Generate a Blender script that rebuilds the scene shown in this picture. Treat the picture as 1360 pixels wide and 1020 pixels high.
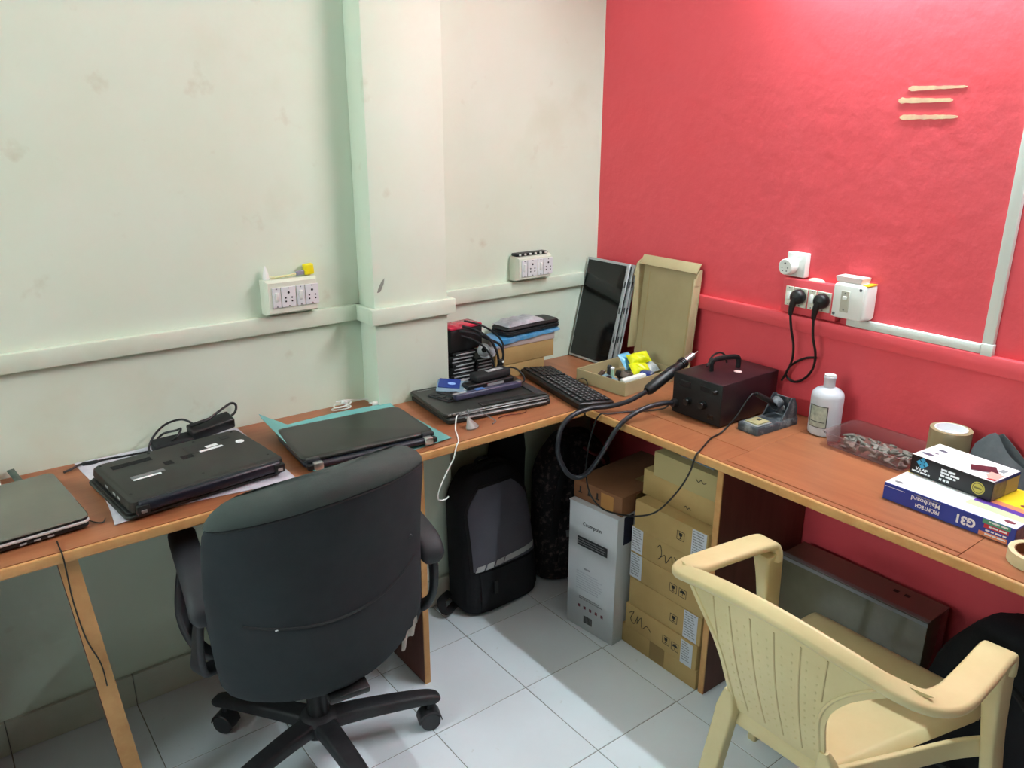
import bpy, bmesh, math, random
from mathutils import Vector, Matrix, Euler
random.seed(7)
PI = math.pi
scene = bpy.context.scene
for o in list(bpy.data.objects): bpy.data.objects.remove(o, do_unlink=True)
COL = scene.collection

# ------------------------------------------------------------------ camera
cam_d = bpy.data.cameras.new('camera'); cam = bpy.data.objects.new('camera', cam_d); COL.objects.link(cam)
cam_d.sensor_width = 36.0; cam_d.lens = 1053.38 / 1360 * 36.0; cam_d.clip_start = 0.02
_r = Vector((0.79420091, -0.60764438, 0.00363751)); _u = Vector((0.18721671, 0.25038141, 0.94987318)); _f = Vector((0.57809586, 0.75370914, -0.31261432))
_m = Matrix((( _r.x, _u.x, -_f.x, -2.0087), (_r.y, _u.y, -_f.y, -2.1119), (_r.z, _u.z, -_f.z, 1.5626), (0, 0, 0, 1)))
cam.matrix_world = _m
scene.camera = cam

# ------------------------------------------------------------------ world, exposure
w = bpy.data.worlds.new('world'); scene.world = w; w.use_nodes = True
w.node_tree.nodes['Background'].inputs[0].default_value = (0.75, 0.85, 0.9, 1)
w.node_tree.nodes['Background'].inputs[1].default_value = 0.02
scene.view_settings.view_transform = 'Standard'; scene.view_settings.look = 'None'
scene.view_settings.gamma = 1.0; scene.view_settings.use_curve_mapping = False
scene.view_settings.exposure = 0.84
TUBE_POWER = 135.0      # emission of the tube lamp on the red wall
TUBE2_POWER = 165.0    # emission of the tube lamp on the opposite wall
TUBE_COL = (0.83, 0.95, 1.0)
TUBE2_COL = (0.86, 0.97, 1.0)

# ------------------------------------------------------------------ materials
def lin(c):
    if isinstance(c, str):
        c = c.lstrip('#'); c = [int(c[i:i+2], 16)/255 for i in (0, 2, 4)]
        c = [x/12.92 if x <= .04045 else ((x+.055)/1.055)**2.4 for x in c]
    return (c[0], c[1], c[2], 1.0)
MATS = {}
def mat(name, color, rough=.6, metal=0.0, spec=.5, bump=None, var=None, stretch=(1, 1, 1), alpha=1.0, trans=0.0, emit=0, coat=0.0, ior=1.45):
    if name in MATS: return MATS[name]
    m = bpy.data.materials.new(name); m.use_nodes = True; nt = m.node_tree; b = nt.nodes['Principled BSDF']
    b.inputs['Base Color'].default_value = lin(color); b.inputs['Roughness'].default_value = rough
    b.inputs['Metallic'].default_value = metal; b.inputs['Specular IOR Level'].default_value = spec
    b.inputs['Transmission Weight'].default_value = trans; b.inputs['Alpha'].default_value = alpha; b.inputs['IOR'].default_value = ior
    b.inputs['Coat Weight'].default_value = coat
    if emit:
        b.inputs['Emission Color'].default_value = lin(color); b.inputs['Emission Strength'].default_value = emit
    if bump or var:
        tc = nt.nodes.new('ShaderNodeTexCoord'); mp = nt.nodes.new('ShaderNodeMapping'); mp.inputs['Scale'].default_value = stretch
        nt.links.new(tc.outputs['Object'], mp.inputs['Vector'])
    if var:      # (scale, second colour, contrast low, contrast high)
        n = nt.nodes.new('ShaderNodeTexNoise'); n.inputs['Scale'].default_value = var[0]; n.inputs['Detail'].default_value = 6
        n.inputs['Roughness'].default_value = .62
        nt.links.new(mp.outputs[0], n.inputs['Vector'])
        r = nt.nodes.new('ShaderNodeValToRGB'); lo, hi = (var[2], var[3]) if len(var) > 3 else (.35, .68)
        r.color_ramp.elements[0].position = lo; r.color_ramp.elements[1].position = hi
        r.color_ramp.elements[0].color = lin(color); r.color_ramp.elements[1].color = lin(var[1])
        nt.links.new(n.outputs['Fac'], r.inputs['Fac']); nt.links.new(r.outputs['Color'], b.inputs['Base Color'])
    if bump:     # (scale, strength, distance)
        n2 = nt.nodes.new('ShaderNodeTexNoise'); n2.inputs['Scale'].default_value = bump[0]; n2.inputs['Detail'].default_value = 4
        nt.links.new(mp.outputs[0], n2.inputs['Vector'])
        bp = nt.nodes.new('ShaderNodeBump'); bp.inputs['Strength'].default_value = bump[1]; bp.inputs['Distance'].default_value = bump[2]
        nt.links.new(n2.outputs['Fac'], bp.inputs['Height']); nt.links.new(bp.outputs['Normal'], b.inputs['Normal'])
    MATS[name] = m
    return m
def add_layer(m, scale, color, lo, hi, stretch=(1, 1, 1), w=1.0, detail=8):
    """mix a further procedural blotch layer over a material's base colour"""
    nt = m.node_tree; b = nt.nodes['Principled BSDF']; inp = b.inputs['Base Color']
    tc = nt.nodes.new('ShaderNodeTexCoord'); mp = nt.nodes.new('ShaderNodeMapping'); mp.inputs['Scale'].default_value = stretch
    mp.inputs['Location'].default_value = (scale*.37, 1.7, scale*.11)
    nt.links.new(tc.outputs['Object'], mp.inputs['Vector'])
    n = nt.nodes.new('ShaderNodeTexNoise'); n.inputs['Scale'].default_value = scale; n.inputs['Detail'].default_value = detail
    nt.links.new(mp.outputs[0], n.inputs['Vector'])
    mr = nt.nodes.new('ShaderNodeMapRange'); mr.inputs['From Min'].default_value = lo; mr.inputs['From Max'].default_value = hi
    mr.inputs['To Max'].default_value = w
    nt.links.new(n.outputs['Fac'], mr.inputs['Value'])
    mx = nt.nodes.new('ShaderNodeMix'); mx.data_type = 'RGBA'
    nt.links.new(mr.outputs[0], mx.inputs[0])
    if inp.is_linked: nt.links.new(inp.links[0].from_socket, mx.inputs[6])
    else: mx.inputs[6].default_value = inp.default_value
    mx.inputs[7].default_value = lin(color)
    nt.links.new(mx.outputs[2], inp)
    return m

CREAM = mat('cream_paint', '#dde9d8', .62, bump=(9, .2, .01), var=(1.6, '#d6e2cd'))
add_layer(CREAM, 2.3, '#c2bd9c', .58, .80, w=.55)
add_layer(CREAM, 11, '#b5b090', .66, .80, w=.5)
TRIMC = mat('cream_trim_paint', '#dde9d8', .5, bump=(14, .15, .004), var=(4, '#d0dcc6'))
RED = mat('red_paint', '#e65660', .48, spec=.45, bump=(26, .32, .006), var=(2.2, '#e24f58'))
RED_TRIM = mat('red_trim_paint', '#e5545d', .45, bump=(20, .2, .004))
WHITE_CEIL = mat('ceiling_paint', '#dcdfd8', .8)
DULL_WALL = mat('low_bounce_paint', '#8b9084', .7)  # for the unseen walls, tone chosen dark to cut bounced light
TILE = mat('floor_tile_glaze', '#eaf4fb', .22, spec=.5, var=(2.5, '#e3edf3'), bump=(3, .03, .01))
add_layer(TILE, 40, '#b9bbb2', .66, .80, w=.5)
GROUT = mat('tile_grout', '#83857e', .9)
SKIRT = mat('skirting_tile', '#cfd2c4', .3, var=(5, '#bdbfae'))
WOOD_X = mat('orange_laminate_grain_x', '#a06744', .36, spec=.5, var=(7, '#8b5235', .30, .72), stretch=(.55, 6, 6), bump=(60, .04, .002))
WOOD_Y = mat('orange_laminate_grain_y', '#a06744', .36, spec=.5, var=(7, '#8b5235', .30, .72), stretch=(6, .55, 6), bump=(60, .04, .002))
for mm in (WOOD_X, WOOD_Y): add_layer(mm, 3, '#ab704c', .5, .75, w=.6)
BAND = mat('beige_edge_band', '#c89a62', .5, var=(20, '#b98650'))
BROWN_PANEL = mat('brown_laminate', '#6b3f33', .5, var=(6, '#5c3329'), stretch=(5, 5, .5))
DARK_GAP = mat('dark_seam_backing', '#3a2417', .9)
BLACK = mat('black_plastic', '#141516', .42, bump=(120, .1, .001))
BLACK_GLOSS = mat('black_gloss', '#0c0d0e', .12)
BLACK_MATTE = mat('black_matte', '#17181a', .75)
DGREY = mat('dark_grey_plastic', '#2b2d30', .5)
GREY = mat('grey_plastic', '#6e7173', .5)
SILVER = mat('silver_metal', '#c4c6c8', .3, metal=.9)
SILVER_P = mat('silver_paint', '#b9bcbe', .35, metal=.4)
WHITE_P = mat('white_plastic', '#e9ebe6', .4)
OFFWHITE = mat('offwhite_plastic', '#dde0cf', .45)
MODULE = mat('module_white', '#dfe0e2', .4)
HOLE = mat('socket_hole', '#1c1c20', .8)
SCREW = mat('screw_steel', '#76787a', .35, metal=.8)
CARD = mat('brown_cardboard', '#b79a66', .85, var=(5, '#a98b58'), bump=(60, .1, .002))
CARD2 = mat('pale_cardboard', '#b3a47e', .85, var=(4, '#a6966f'), bump=(60, .1, .002))
CARD3 = mat('dark_cardboard', '#83583a', .85, var=(5, '#754c31'))
TAPE = mat('brown_packing_tape', '#8d7142', .35)
INK = mat('black_ink', '#1b1a18', .7)
GREYINK = mat('grey_ink', '#8b8c90', .7)
PAPER = mat('white_paper', '#e4e6e8', .7)
YELLOW = mat('yellow_plastic', '#f0dc10', .45)
CHAIR_P = mat('cream_moulded_plastic', '#d4c596', .42, spec=.45, var=(9, '#ccbb8a'))
FABRIC = mat('charcoal_fabric', '#2f3437', .92, spec=.2, bump=(420, .5, .001), var=(5, '#282c2f'))
FABRIC_TOP = mat('charcoal_fabric_pale', '#4a524f', .92, spec=.2, bump=(420, .5, .001), var=(6, '#3f4745'))  # paler charcoal for the top roll of the backrest

# ------------------------------------------------------------------ mesh helpers
def NB(): return bmesh.new()
def rotm(rx=0, ry=0, rz=0): return Euler((rx, ry, rz)).to_matrix().to_4x4()
def box(bm, c, s, bev=0.0, R=None, seg=2):
    """box with centre c and full sizes s"""
    t = bmesh.new(); bmesh.ops.create_cube(t, size=1.0)
    bmesh.ops.scale(t, vec=Vector(s), verts=t.verts)
    if bev > 0: bmesh.ops.bevel(t, geom=list(t.edges), offset=min(bev, min(s)*.49), segments=seg, profile=.5, affect='EDGES')
    m = Matrix.Translation(Vector(c)) @ (R if R is not None else Matrix())
    bmesh.ops.transform(t, matrix=m, verts=t.verts)
    merge(bm, t); return bm
def bx(bm, x0, x1, y0, y1, z0, z1, bev=0.0, seg=2):
    return box(bm, ((x0+x1)/2, (y0+y1)/2, (z0+z1)/2), (abs(x1-x0), abs(y1-y0), abs(z1-z0)), bev, None, seg)
def merge(bm, t):
    vm = {v: bm.verts.new(v.co) for v in t.verts}
    for f in t.faces:
        try: bm.faces.new([vm[v] for v in f.verts])
        except ValueError: pass
    t.free()
def cr(pts, n=6, closed=False):
    """Catmull-Rom smoothing"""
    P = [Vector(p) for p in pts]; out = []; N = len(P)
    rng = range(N if closed else N-1)
    for i in rng:
        a = P[(i-1) % N] if (closed or i > 0) else P[0]; b = P[i]; c = P[(i+1) % N]
        d = P[(i+2) % N] if (closed or i+2 < N) else P[-1]
        for k in range(n):
            t = k/n
            out.append(.5*((2*b)+(-a+c)*t+(2*a-5*b+4*c-d)*t*t+(-a+3*b-3*c+d)*t**3))
    if not closed: out.append(P[-1].copy())
    return out
def sweep(bm, pts, prof, up=None, closed=False, caps=True):
    """sweep a 2D profile (list of (a,b), or function i,t -> list) along points; up fixes the frame"""
    P = [Vector(p) for p in pts]; N = len(P); rings = []
    prev = None
    for i, p in enumerate(P):
        if closed: t = P[(i+1) % N]-P[i-1]
        else: t = P[min(i+1, N-1)]-P[max(i-1, 0)]
        t = t.normalized() if t.length > 1e-9 else Vector((0, 0, 1))
        if up is not None:
            u = Vector(up(i/(N-1)) if callable(up) else up); s = t.cross(u)
            if s.length < 1e-5: s = t.cross(Vector((1, 0, .1)))
            s.normalize(); n = s.cross(t)
        else:
            if prev is None:
                a = Vector((0, 0, 1)) if abs(t.z) < .9 else Vector((1, 0, 0)); s = t.cross(a).normalized()
            else:
                s = prev-t*prev.dot(t)
                s = s.normalized() if s.length > 1e-6 else t.orthogonal().normalized()
            n = s.cross(t)
        prev = s
        pr = prof(i/(N-1)) if callable(prof) else prof
        rings.append([bm.verts.new(p+s*a+n*b) for a, b in pr])
    K = len(rings[0])
    for i in range(N if closed else N-1):
        A, B = rings[i], rings[(i+1) % N]
        for k in range(K):
            bm.faces.new((A[k], A[(k+1) % K], B[(k+1) % K], B[k]))
    if caps and not closed:
        bm.faces.new(rings[0][::-1]); bm.faces.new(rings[-1])
    return bm
def circ(r, n=8, ry=None):
    ry = r if ry is None else ry
    return [(r*math.cos(2*PI*k/n), ry*math.sin(2*PI*k/n)) for k in range(n)]
def tube(bm, pts, r, n=8, smooth=0, closed=False):
    P = cr(pts, smooth, closed) if smooth else pts
    if callable(r): return sweep(bm, P, lambda t: circ(r(t), n), closed=closed)
    return sweep(bm, P, circ(r, n), closed=closed)
def rrect(w, h, r, n=4):
    out = []
    for cx, cy, a0 in ((w/2-r, h/2-r, 0), (-w/2+r, h/2-r, PI/2), (-w/2+r, -h/2+r, PI), (w/2-r, -h/2+r, 1.5*PI)):
        for k in range(n+1):
            a = a0+PI/2*k/n; out.append((cx+r*math.cos(a), cy+r*math.sin(a)))
    return out
def lathe(bm, prof, n=28, M=None, cap0=True, cap1=True):
    M = M or Matrix(); rings = []
    for r, z in prof:
        rings.append([bm.verts.new(M @ Vector((r*math.cos(2*PI*k/n), r*math.sin(2*PI*k/n), z))) for k in range(n)])
    for A, B in zip(rings, rings[1:]):
        for k in range(n): bm.faces.new((A[k], A[(k+1) % n], B[(k+1) % n], B[k]))
    if cap0: bm.faces.new(rings[0][::-1])
    if cap1: bm.faces.new(rings[-1])
    return bm
def ring(bm, ro, ri, z0, z1, n=32, M=None):
    """open ring (tape roll)"""
    M = M or Matrix(); R = []
    for r, z in ((ro, z0), (ro, z1), (ri, z1), (ri, z0)):
        R.append([bm.verts.new(M @ Vector((r*math.cos(2*PI*k/n), r*math.sin(2*PI*k/n), z))) for k in range(n)])
    for i in range(4):
        A, B = R[i], R[(i+1) % 4]
        for k in range(n): bm.faces.new((A[k], A[(k+1) % n], B[(k+1) % n], B[k]))
    return bm
def loft(bm, rings, cap=True):
    R = [[bm.verts.new(Vector(p)) for p in r] for r in rings]; K = len(R[0])
    for A, B in zip(R, R[1:]):
        for k in range(K): bm.faces.new((A[k], A[(k+1) % K], B[(k+1) % K], B[k]))
    if cap: bm.faces.new(R[0][::-1]); bm.faces.new(R[-1])
    return bm
def extr(bm, poly, M, h):
    """extrude 2D polygon by h along local z, placed by M"""
    A = [bm.verts.new(M @ Vector((x, y, 0))) for x, y in poly]; B = [bm.verts.new(M @ Vector((x, y, h))) for x, y in poly]
    bm.faces.new(A[::-1]); bm.faces.new(B); K = len(poly)
    for k in range(K): bm.faces.new((A[k], A[(k+1) % K], B[(k+1) % K], B[k]))
    return bm
def slab(bm, f, nu, nv, th, mask=None):
    """thick curved surface: f(u,v)->Vector, thickness th along its normal; mask(u,v) keeps a cell"""
    P = [[Vector(f(i/nu, j/nv)) for j in range(nv+1)] for i in range(nu+1)]
    def nrm(i, j):
        a = P[min(i+1, nu)][j]-P[max(i-1, 0)][j]; b = P[i][min(j+1, nv)]-P[i][max(j-1, 0)]
        n = a.cross(b); return n.normalized() if n.length > 1e-12 else Vector((0, 0, 1))
    T = [[bm.verts.new(P[i][j]) for j in range(nv+1)] for i in range(nu+1)]
    L = [[bm.verts.new(P[i][j]-nrm(i, j)*th) for j in range(nv+1)] for i in range(nu+1)]
    keep = lambda i, j: 0 <= i < nu and 0 <= j < nv and (mask is None or mask((i+.5)/nu, (j+.5)/nv))
    for i in range(nu):
        for j in range(nv):
            if not keep(i, j): continue
            bm.faces.new((T[i][j], T[i+1][j], T[i+1][j+1], T[i][j+1]))
            bm.faces.new((L[i][j], L[i][j+1], L[i+1][j+1], L[i+1][j]))
            for (a, b, c, d) in ((i, j, i+1, j), (i+1, j, i+1, j+1), (i+1, j+1, i, j+1), (i, j+1, i, j)):
                ni, nj = {(i, j, i+1, j): (i, j-1), (i+1, j, i+1, j+1): (i+1, j), (i+1, j+1, i, j+1): (i, j+1), (i, j+1, i, j): (i-1, j)}[(a, b, c, d)]
                if not keep(ni, nj):
                    bm.faces.new((T[a][b], L[a][b], L[c][d], T[c][d]))
    for v in [v for v in bm.verts if not v.link_faces]: bm.verts.remove(v)
    return bm
def finish(name, bm, m, parent=None, angle=38, smooth=True):
    bmesh.ops.recalc_face_normals(bm, faces=bm.faces)
    me = bpy.data.meshes.new(name); bm.to_mesh(me); bm.free()
    if smooth:
        me.polygons.foreach_set('use_smooth', [True]*len(me.polygons)); me.set_sharp_from_angle(angle=math.radians(angle))
    me.materials.append(m)
    o = link(name, me, parent)
    if name in ('screws', 'pin_holes', 'vent_slots', 'emblem', 'scribble', 'printed_symbol'): o['kind'] = 'stuff'      # specks too small to pick apart
    return o
def link(name, me, parent=None):
    o = bpy.data.objects.new(name, me); COL.objects.link(o)
    if parent is not None: o.parent = parent
    return o
def thing(name, label, cat, loc=(0, 0, 0), rz=0.0, group=None, rot=None):
    o = bpy.data.objects.new(name, None); COL.objects.link(o); o.empty_display_size = .05
    o.location = loc; o.rotation_euler = rot if rot else (0, 0, rz)
    return tag(o, label, cat, group)
def tag(o, label, cat, group=None):
    o['label'] = label; o['category'] = cat
    if group: o['group'] = group
    return o
def struct(name, bm, m, parent=None, label=None):
    o = finish(name, bm, m, parent)
    if parent is None: o['kind'] = 'structure'
    if label: o['label'] = label
    return o
def text(s, size, m, parent, M, name='lettering', align='LEFT', depth=.0002, sx=1.0, bold=0.0):
    c = bpy.data.curves.new('t', 'FONT'); c.body = s; c.size = size; c.align_x = align; c.extrude = depth; c.offset = bold; c.resolution_u = 3
    t = bpy.data.objects.new('t', c); COL.objects.link(t)
    bpy.context.view_layer.update()
    dg = bpy.context.evaluated_depsgraph_get(); me = bpy.data.meshes.new_from_object(t.evaluated_get(dg))
    bpy.data.objects.remove(t, do_unlink=True); bpy.data.curves.remove(c)
    me.transform(M @ Matrix.Diagonal((sx, 1, 1, 1))); me.name = name; me.materials.clear(); me.materials.append(m)
    return link(name, me, parent)
def basis(origin, xdir, ydir):
    x = Vector(xdir).normalized(); y = Vector(ydir).normalized(); z = x.cross(y)
    o = Vector(origin)
    return Matrix(((x.x, y.x, z.x, o.x), (x.y, y.y, z.y, o.y), (x.z, y.z, z.z, o.z), (0, 0, 0, 1)))

def print_lines(parent, m, M, w, lines, h, pitch, seed=1, name='small_print', ragged=.25):
    """rows of word-like bars: print too small to read; local x along the line, y up, first line at the origin"""
    rnd = random.Random(seed); b = NB()
    for k in range(lines):
        x = 0; end = w*(1-rnd.random()*ragged)
        while x < end-h:
            l = min(rnd.uniform(1.5, 5)*h, end-x); t = bmesh.new(); bmesh.ops.create_cube(t, size=1.0)
            bmesh.ops.transform(t, matrix=M @ Matrix.Translation((x+l/2, -k*pitch, .0002)) @ Matrix.Diagonal((l, h, .0004, 1)), verts=t.verts); merge(b, t)
            x += l+h*.6
    o = finish(name, b, m, parent); o['kind'] = 'stuff'; return o

# ================================================================== THE ROOM
RX0, RY0, RH = -4.0, -4.4, 2.8
bm = NB(); bx(bm, RX0, 0, RY0, 0, -.06, -.0015); floor = struct('floor', bm, GROUT, label='white tiled floor with grey grout')
S, OX, OY = .3058, -.8063, -.3095
tile_cache = {}
i0 = math.floor((RX0-OX)/S); j0 = math.floor((RY0-OY)/S)
for i in range(i0, 4):
    for j in range(j0, 3):
        xa, xb = max(OX+i*S, RX0), min(OX+(i+1)*S, 0); ya, yb = max(OY+j*S, RY0), min(OY+(j+1)*S, 0)
        if xb-xa < .01 or yb-ya < .01: continue
        sx, sy = round(xb-xa-.0022, 4), round(yb-ya-.0022, 4)
        if (sx, sy) not in tile_cache:
            t = NB(); box(t, (0, 0, -.0055), (sx, sy, .011), .0008, seg=1)
            o = finish('tile', t, TILE, floor); tile_cache[(sx, sy)] = o.data
        else: o = link('tile', tile_cache[(sx, sy)], floor)
        o.location = ((xa+xb)/2, (ya+yb)/2, 0)
bm = NB(); bx(bm, RX0-.1, 0, 0, .12, -.06, RH); struct('wall_left', bm, CREAM, label='cream painted wall with stains')
bm = NB(); bx(bm, 0, .12, RY0-.1, .12, -.06, RH); struct('wall_right', bm, RED, label='bright red painted wall')
bm = NB(); bx(bm, RX0-.12, RX0, RY0-.1, .12, -.06, RH); struct('wall_far', bm, DULL_WALL)
bm = NB(); bx(bm, RX0-.1, .1, RY0-.12, RY0, -.06, RH); struct('wall_back', bm, DULL_WALL)
bm = NB(); bx(bm, RX0-.1, .1, RY0-.1, .1, RH, RH+.1); struct('ceiling', bm, WHITE_CEIL)
PX0, PX1, PD = -.963, -.714, .097
bm = NB(); bx(bm, PX0, PX1, -PD, .0, 0, RH, .004); struct('wall_pillar', bm, CREAM, label='cream pillar standing out of the wall')
# chips in the pillar paint
STAIN = mat('bare_plaster', '#8d8f84', .9)
# skirting made of cut tiles
bm = NB(); bx(bm, RX0, PX0, -.006, 0, 0, .0985); sk = struct('baseboard_left', bm, GROUT)
k = OX-11*S
while k < PX0-.01:
    xa, xb = max(k, RX0), min(k+S, PX0)
    if xb-xa > .02:
        t = NB(); bx(t, xa+.0012, xb-.0012, -.012, 0, .001, .0995, .001, 1); finish('tile', t, SKIRT, sk)
    k += S
bm = NB(); bx(bm, PX1, 0, -.006, 0, 0, .0985); sk = struct('baseboard_corner', bm, GROUT)
for xa, xb in ((PX1, PX1+.2), (PX1+.2, PX1+.2+S), (PX1+.2+S, -.012)):
    t = NB(); bx(t, xa+.0012, xb-.0012, -.012, 0, .001, .0995, .001, 1); finish('tile', t, SKIRT, sk)
bm = NB(); bx(bm, PX0, PX1, -PD-.006, -PD, 0, .0985); sk = struct('baseboard_pillar', bm, GROUT)
t = NB(); bx(t, PX0-.001, PX1+.001, -PD-.012, -PD, .001, .0995, .001, 1); finish('tile', t, SKIRT, sk)
bm = NB(); bx(bm, -.006, 0, RY0, -.012, 0, .0985); sk = struct('baseboard_right', bm, GROUT)
k = -.012
while k > RY0+.02:
    t = NB(); bx(t, -.012, 0, k-.0012, max(k-S, RY0)+.0012, .001, .0995, .001, 1); finish('tile', t, SKIRT, sk); k -= S
# battens at dado height
ZT, HT, TT = 1.0069, .0466, .0189
bm = NB(); bx(bm, RX0, PX0, -TT, 0, ZT, ZT+HT, .003); struct('trim_1', bm, TRIMC, label='cream batten along wall')
bm = NB(); bx(bm, PX0-TT, PX1+TT, -PD-TT, -PD, ZT, ZT+HT, .003); bx(bm, PX0-TT, PX0, -PD, 0, ZT, ZT+HT, .003); bx(bm, PX1, PX1+TT, -PD, 0, ZT, ZT+HT, .003)
struct('trim_2', bm, TRIMC, label='cream batten wrapped round the pillar')
bm = NB(); bx(bm, PX1+TT, -.075, -TT, 0, ZT, ZT+HT, .003); struct('trim_3', bm, TRIMC)
bm = NB(); bx(bm, -TT, 0, RY0, -.10, 1.0, 1.0434, .003); struct('trim_4', bm, RED_TRIM, label='red batten along the red wall')
# chipped plaster mark on the pillar and paint strokes on the red wall
def stroke(bm, y0, y1, z0, z1, h0, h1, seed):
    rnd = random.Random(seed); n = 16; top = []; bot = []
    for q in range(n+1):
        t = q/n; y = y0+(y1-y0)*t; zc = z0+(z1-z0)*t; h = (h0+(h1-h0)*t)*(.35 if q in (0, n) else 1)*rnd.uniform(.8, 1.1)
        top.append((y, zc+h/2)); bot.append((y, zc-h/2))
    poly = top+bot[::-1]
    return extr(bm, poly, basis((-.0002, 0, 0), (0, -1, 0), (0, 0, 1)) @ Matrix.Diagonal((-1, 1, 1, 1)), .0016)
PAINTM = mat('cream_paint_smear', '#e2c9a0', .7, var=(30, '#d9a890'))
for (a, b, z0, z1, h0, h1, sd, nm) in ((-1.068, -1.205, 1.645, 1.646, .012, .005, 1, 'topmost'), (-1.048, -1.178, 1.618, 1.617, .014, .008, 2, 'spotted middle one'), (-1.057, -1.195, 1.579, 1.58, .013, .008, 3, 'lowest')):
    b_ = NB(); stroke(b_, a, b, z0, z1, h0, h1, sd)
    tag(finish('paint_mark', b_, PAINTM), 'cream paint stroke on the red wall, %s of three' % nm, 'paint mark', 'cream paint strokes on the red wall')
b_ = NB(); extr(b_, [(-.012, -.02), (-.002, -.018), (.010, .004), (.013, .02), (.004, .012), (-.006, -.004)], basis((-.940, -PD+.0002, 1.118), (1, 0, 0), (0, 0, 1)), .0012)
tag(finish('chip_mark', b_, STAIN), 'small grey chipped patch on the cream pillar above its batten', 'chip')

# ------------------------------------------------------------------ tube lamps of the room
def tube_lamp(name, label, loc, rz, power, col, length=1.2):
    """batten fitting on a wall; local x runs along the wall, -y points into the room"""
    t = thing(name, label, 'lamp', loc, rz)
    b = NB(); box(b, (0, -.011, 0), (length+.04, .022, .045), .004); finish('housing', b, WHITE_P, t)
    for s in (-1, 1):
        b = NB(); box(b, (s*(length/2+.004), -.034, 0), (.018, .05, .034), .004); finish('lamp_holder', b, WHITE_P, t)
    em = bpy.data.materials.new('tube_glow_'+name); em.use_nodes = True; nt = em.node_tree; nt.nodes.clear()
    e = nt.nodes.new('ShaderNodeEmission'); o = nt.nodes.new('ShaderNodeOutputMaterial')
    e.inputs[0].default_value = col+(1,); e.inputs[1].default_value = power; nt.links.new(e.outputs[0], o.inputs[0])
    b = NB(); tube(b, [(-length/2, -.048, 0), (length/2, -.048, 0)], .0135, 12); finish('glass_tube', b, em, t)
    return t
tube_lamp('tube_lamp', 'white tube lamp high on the red wall', (-.001, -1.35, 2.07), -PI/2, TUBE_POWER, TUBE_COL)
tube_lamp('tube_lamp', 'white tube lamp on the wall opposite the red one', (RX0+.001, -.85, 2.05), PI/2, TUBE2_POWER, TUBE2_COL)

# ================================================================== DESKS
HZ = .75; TL = .024
t = thing('desk', 'long orange laminate desk along the cream wall', 'desk', (-1.9, -.235, 0))
def dpart(name, m, x0, x1, y0, y1, z0, z1, par, off, bev=.001):
    b = NB(); bx(b, x0-off[0], x1-off[0], y0-off[1], y1-off[1], z0, z1, bev, 1); return finish(name, b, m, par)
offL = (-1.9, -.235)
# worktop with notch round the pillar
b = NB(); extr(b, [(-3.2+1.9, -.462+.235), (-.474+1.9, -.462+.235), (-.474+1.9, -.002+.235), (PX1+.001+1.9, -.002+.235), (PX1+.001+1.9, -PD-.001+.235), (PX0-.001+1.9, -PD-.001+.235), (PX0-.001+1.9, -.002+.235), (-3.2+1.9, -.002+.235)], Matrix.Translation((0, 0, HZ-TL)), TL)
finish('worktop', b, WOOD_X, t)
b = NB(); bx(b, -3.2+1.9, -.474+1.9, -.4703+.235, -.462+.235, HZ-TL, HZ-.0004, .004, 3); finish('edge_band', b, BAND, t)
p = dpart('side_panel', BROWN_PANEL, -1.032, -1.014, -.425, -.004, .0, HZ-TL, t, offL); 
b = NB(); bx(b, -1.0325+1.9, -1.0135+1.9, -.429+.235, -.425+.235, 0, HZ-TL, .001, 1); finish('edge_band', b, BAND, p)
b = NB(); loft(b, [[(-1.845+1.9+dx+sh, y+.235, z) for dx, y in ((-.018, -.44), (.018, -.44), (.018, -.385), (-.018, -.385))] for z, sh in ((0, .045), (HZ-TL, -.018))])
p = finish('leg', b, BROWN_PANEL, t)
b = NB(); loft(b, [[(-1.845+1.9+dx+sh, y+.235, z) for dx, y in ((-.0182, -.4425), (.0182, -.4425), (.0182, -.44), (-.0182, -.44))] for z, sh in ((0, .045), (HZ-TL, -.018))])
finish('edge_band', b, BAND, p)
dpart('support_rail', BAND, -.70, -.48, -.045, -.016, HZ-TL-.07, HZ-TL, t, offL)
dpart('support_rail', BAND, -3.1, -1.04, -.04, -.004, HZ-TL-.05, HZ-TL, t, offL)
dpart('support_block', BROWN_PANEL, -.54, -.50, -.20, -.046, HZ-TL-.10, HZ-TL, t, offL)
dpart('side_panel', BROWN_PANEL, -3.19, -3.172, -.425, -.004, .0, HZ-TL, t, offL)

t = thing('desk', 'orange laminate desk with cut seams along the red wall', 'desk', (-.236, -1.2, 0)); offR = (-.236, -1.2)
XF = -.462
for (x0, x1, y0, y1, m) in ((-.4725, -.002, -.56, -.002, WOOD_Y), (XF, -.353, -.9708, -.5604, WOOD_X), (-.3505, -.002, -.9708, -.5604, WOOD_X),
                            (XF, -.4465, -1.548, -.9712, WOOD_Y), (-.4430, -.002, -1.548, -.9712, WOOD_Y), (XF, -.002, -2.4, -1.5492, WOOD_Y)):
    dpart('board', m, x0 if x0 > -.47 else XF, x1, y0, y1, HZ-TL+.004, HZ, t, offR, .0006)
dpart('board', WOOD_Y, -.4732, XF-.0002, -.4615, -.002, HZ-TL+.004, HZ, t, offR, .0006)
dpart('underside', DARK_GAP, -.4615, -.003, -2.39, -.003, HZ-TL, HZ-TL+.004, t, offR, 0)  # thin dark sheet added to stand in for shade in the seams
b = NB(); bx(b, -.4721+.236, -.4622+.236, -2.4+1.2, -.4703+1.2, HZ-TL, HZ-.0004, .004, 3); finish('edge_band', b, BAND, t)
p = dpart('side_panel', BROWN_PANEL, -.416, -.004, -.9475, -.9295, 0, HZ-TL, t, offR)
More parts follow.
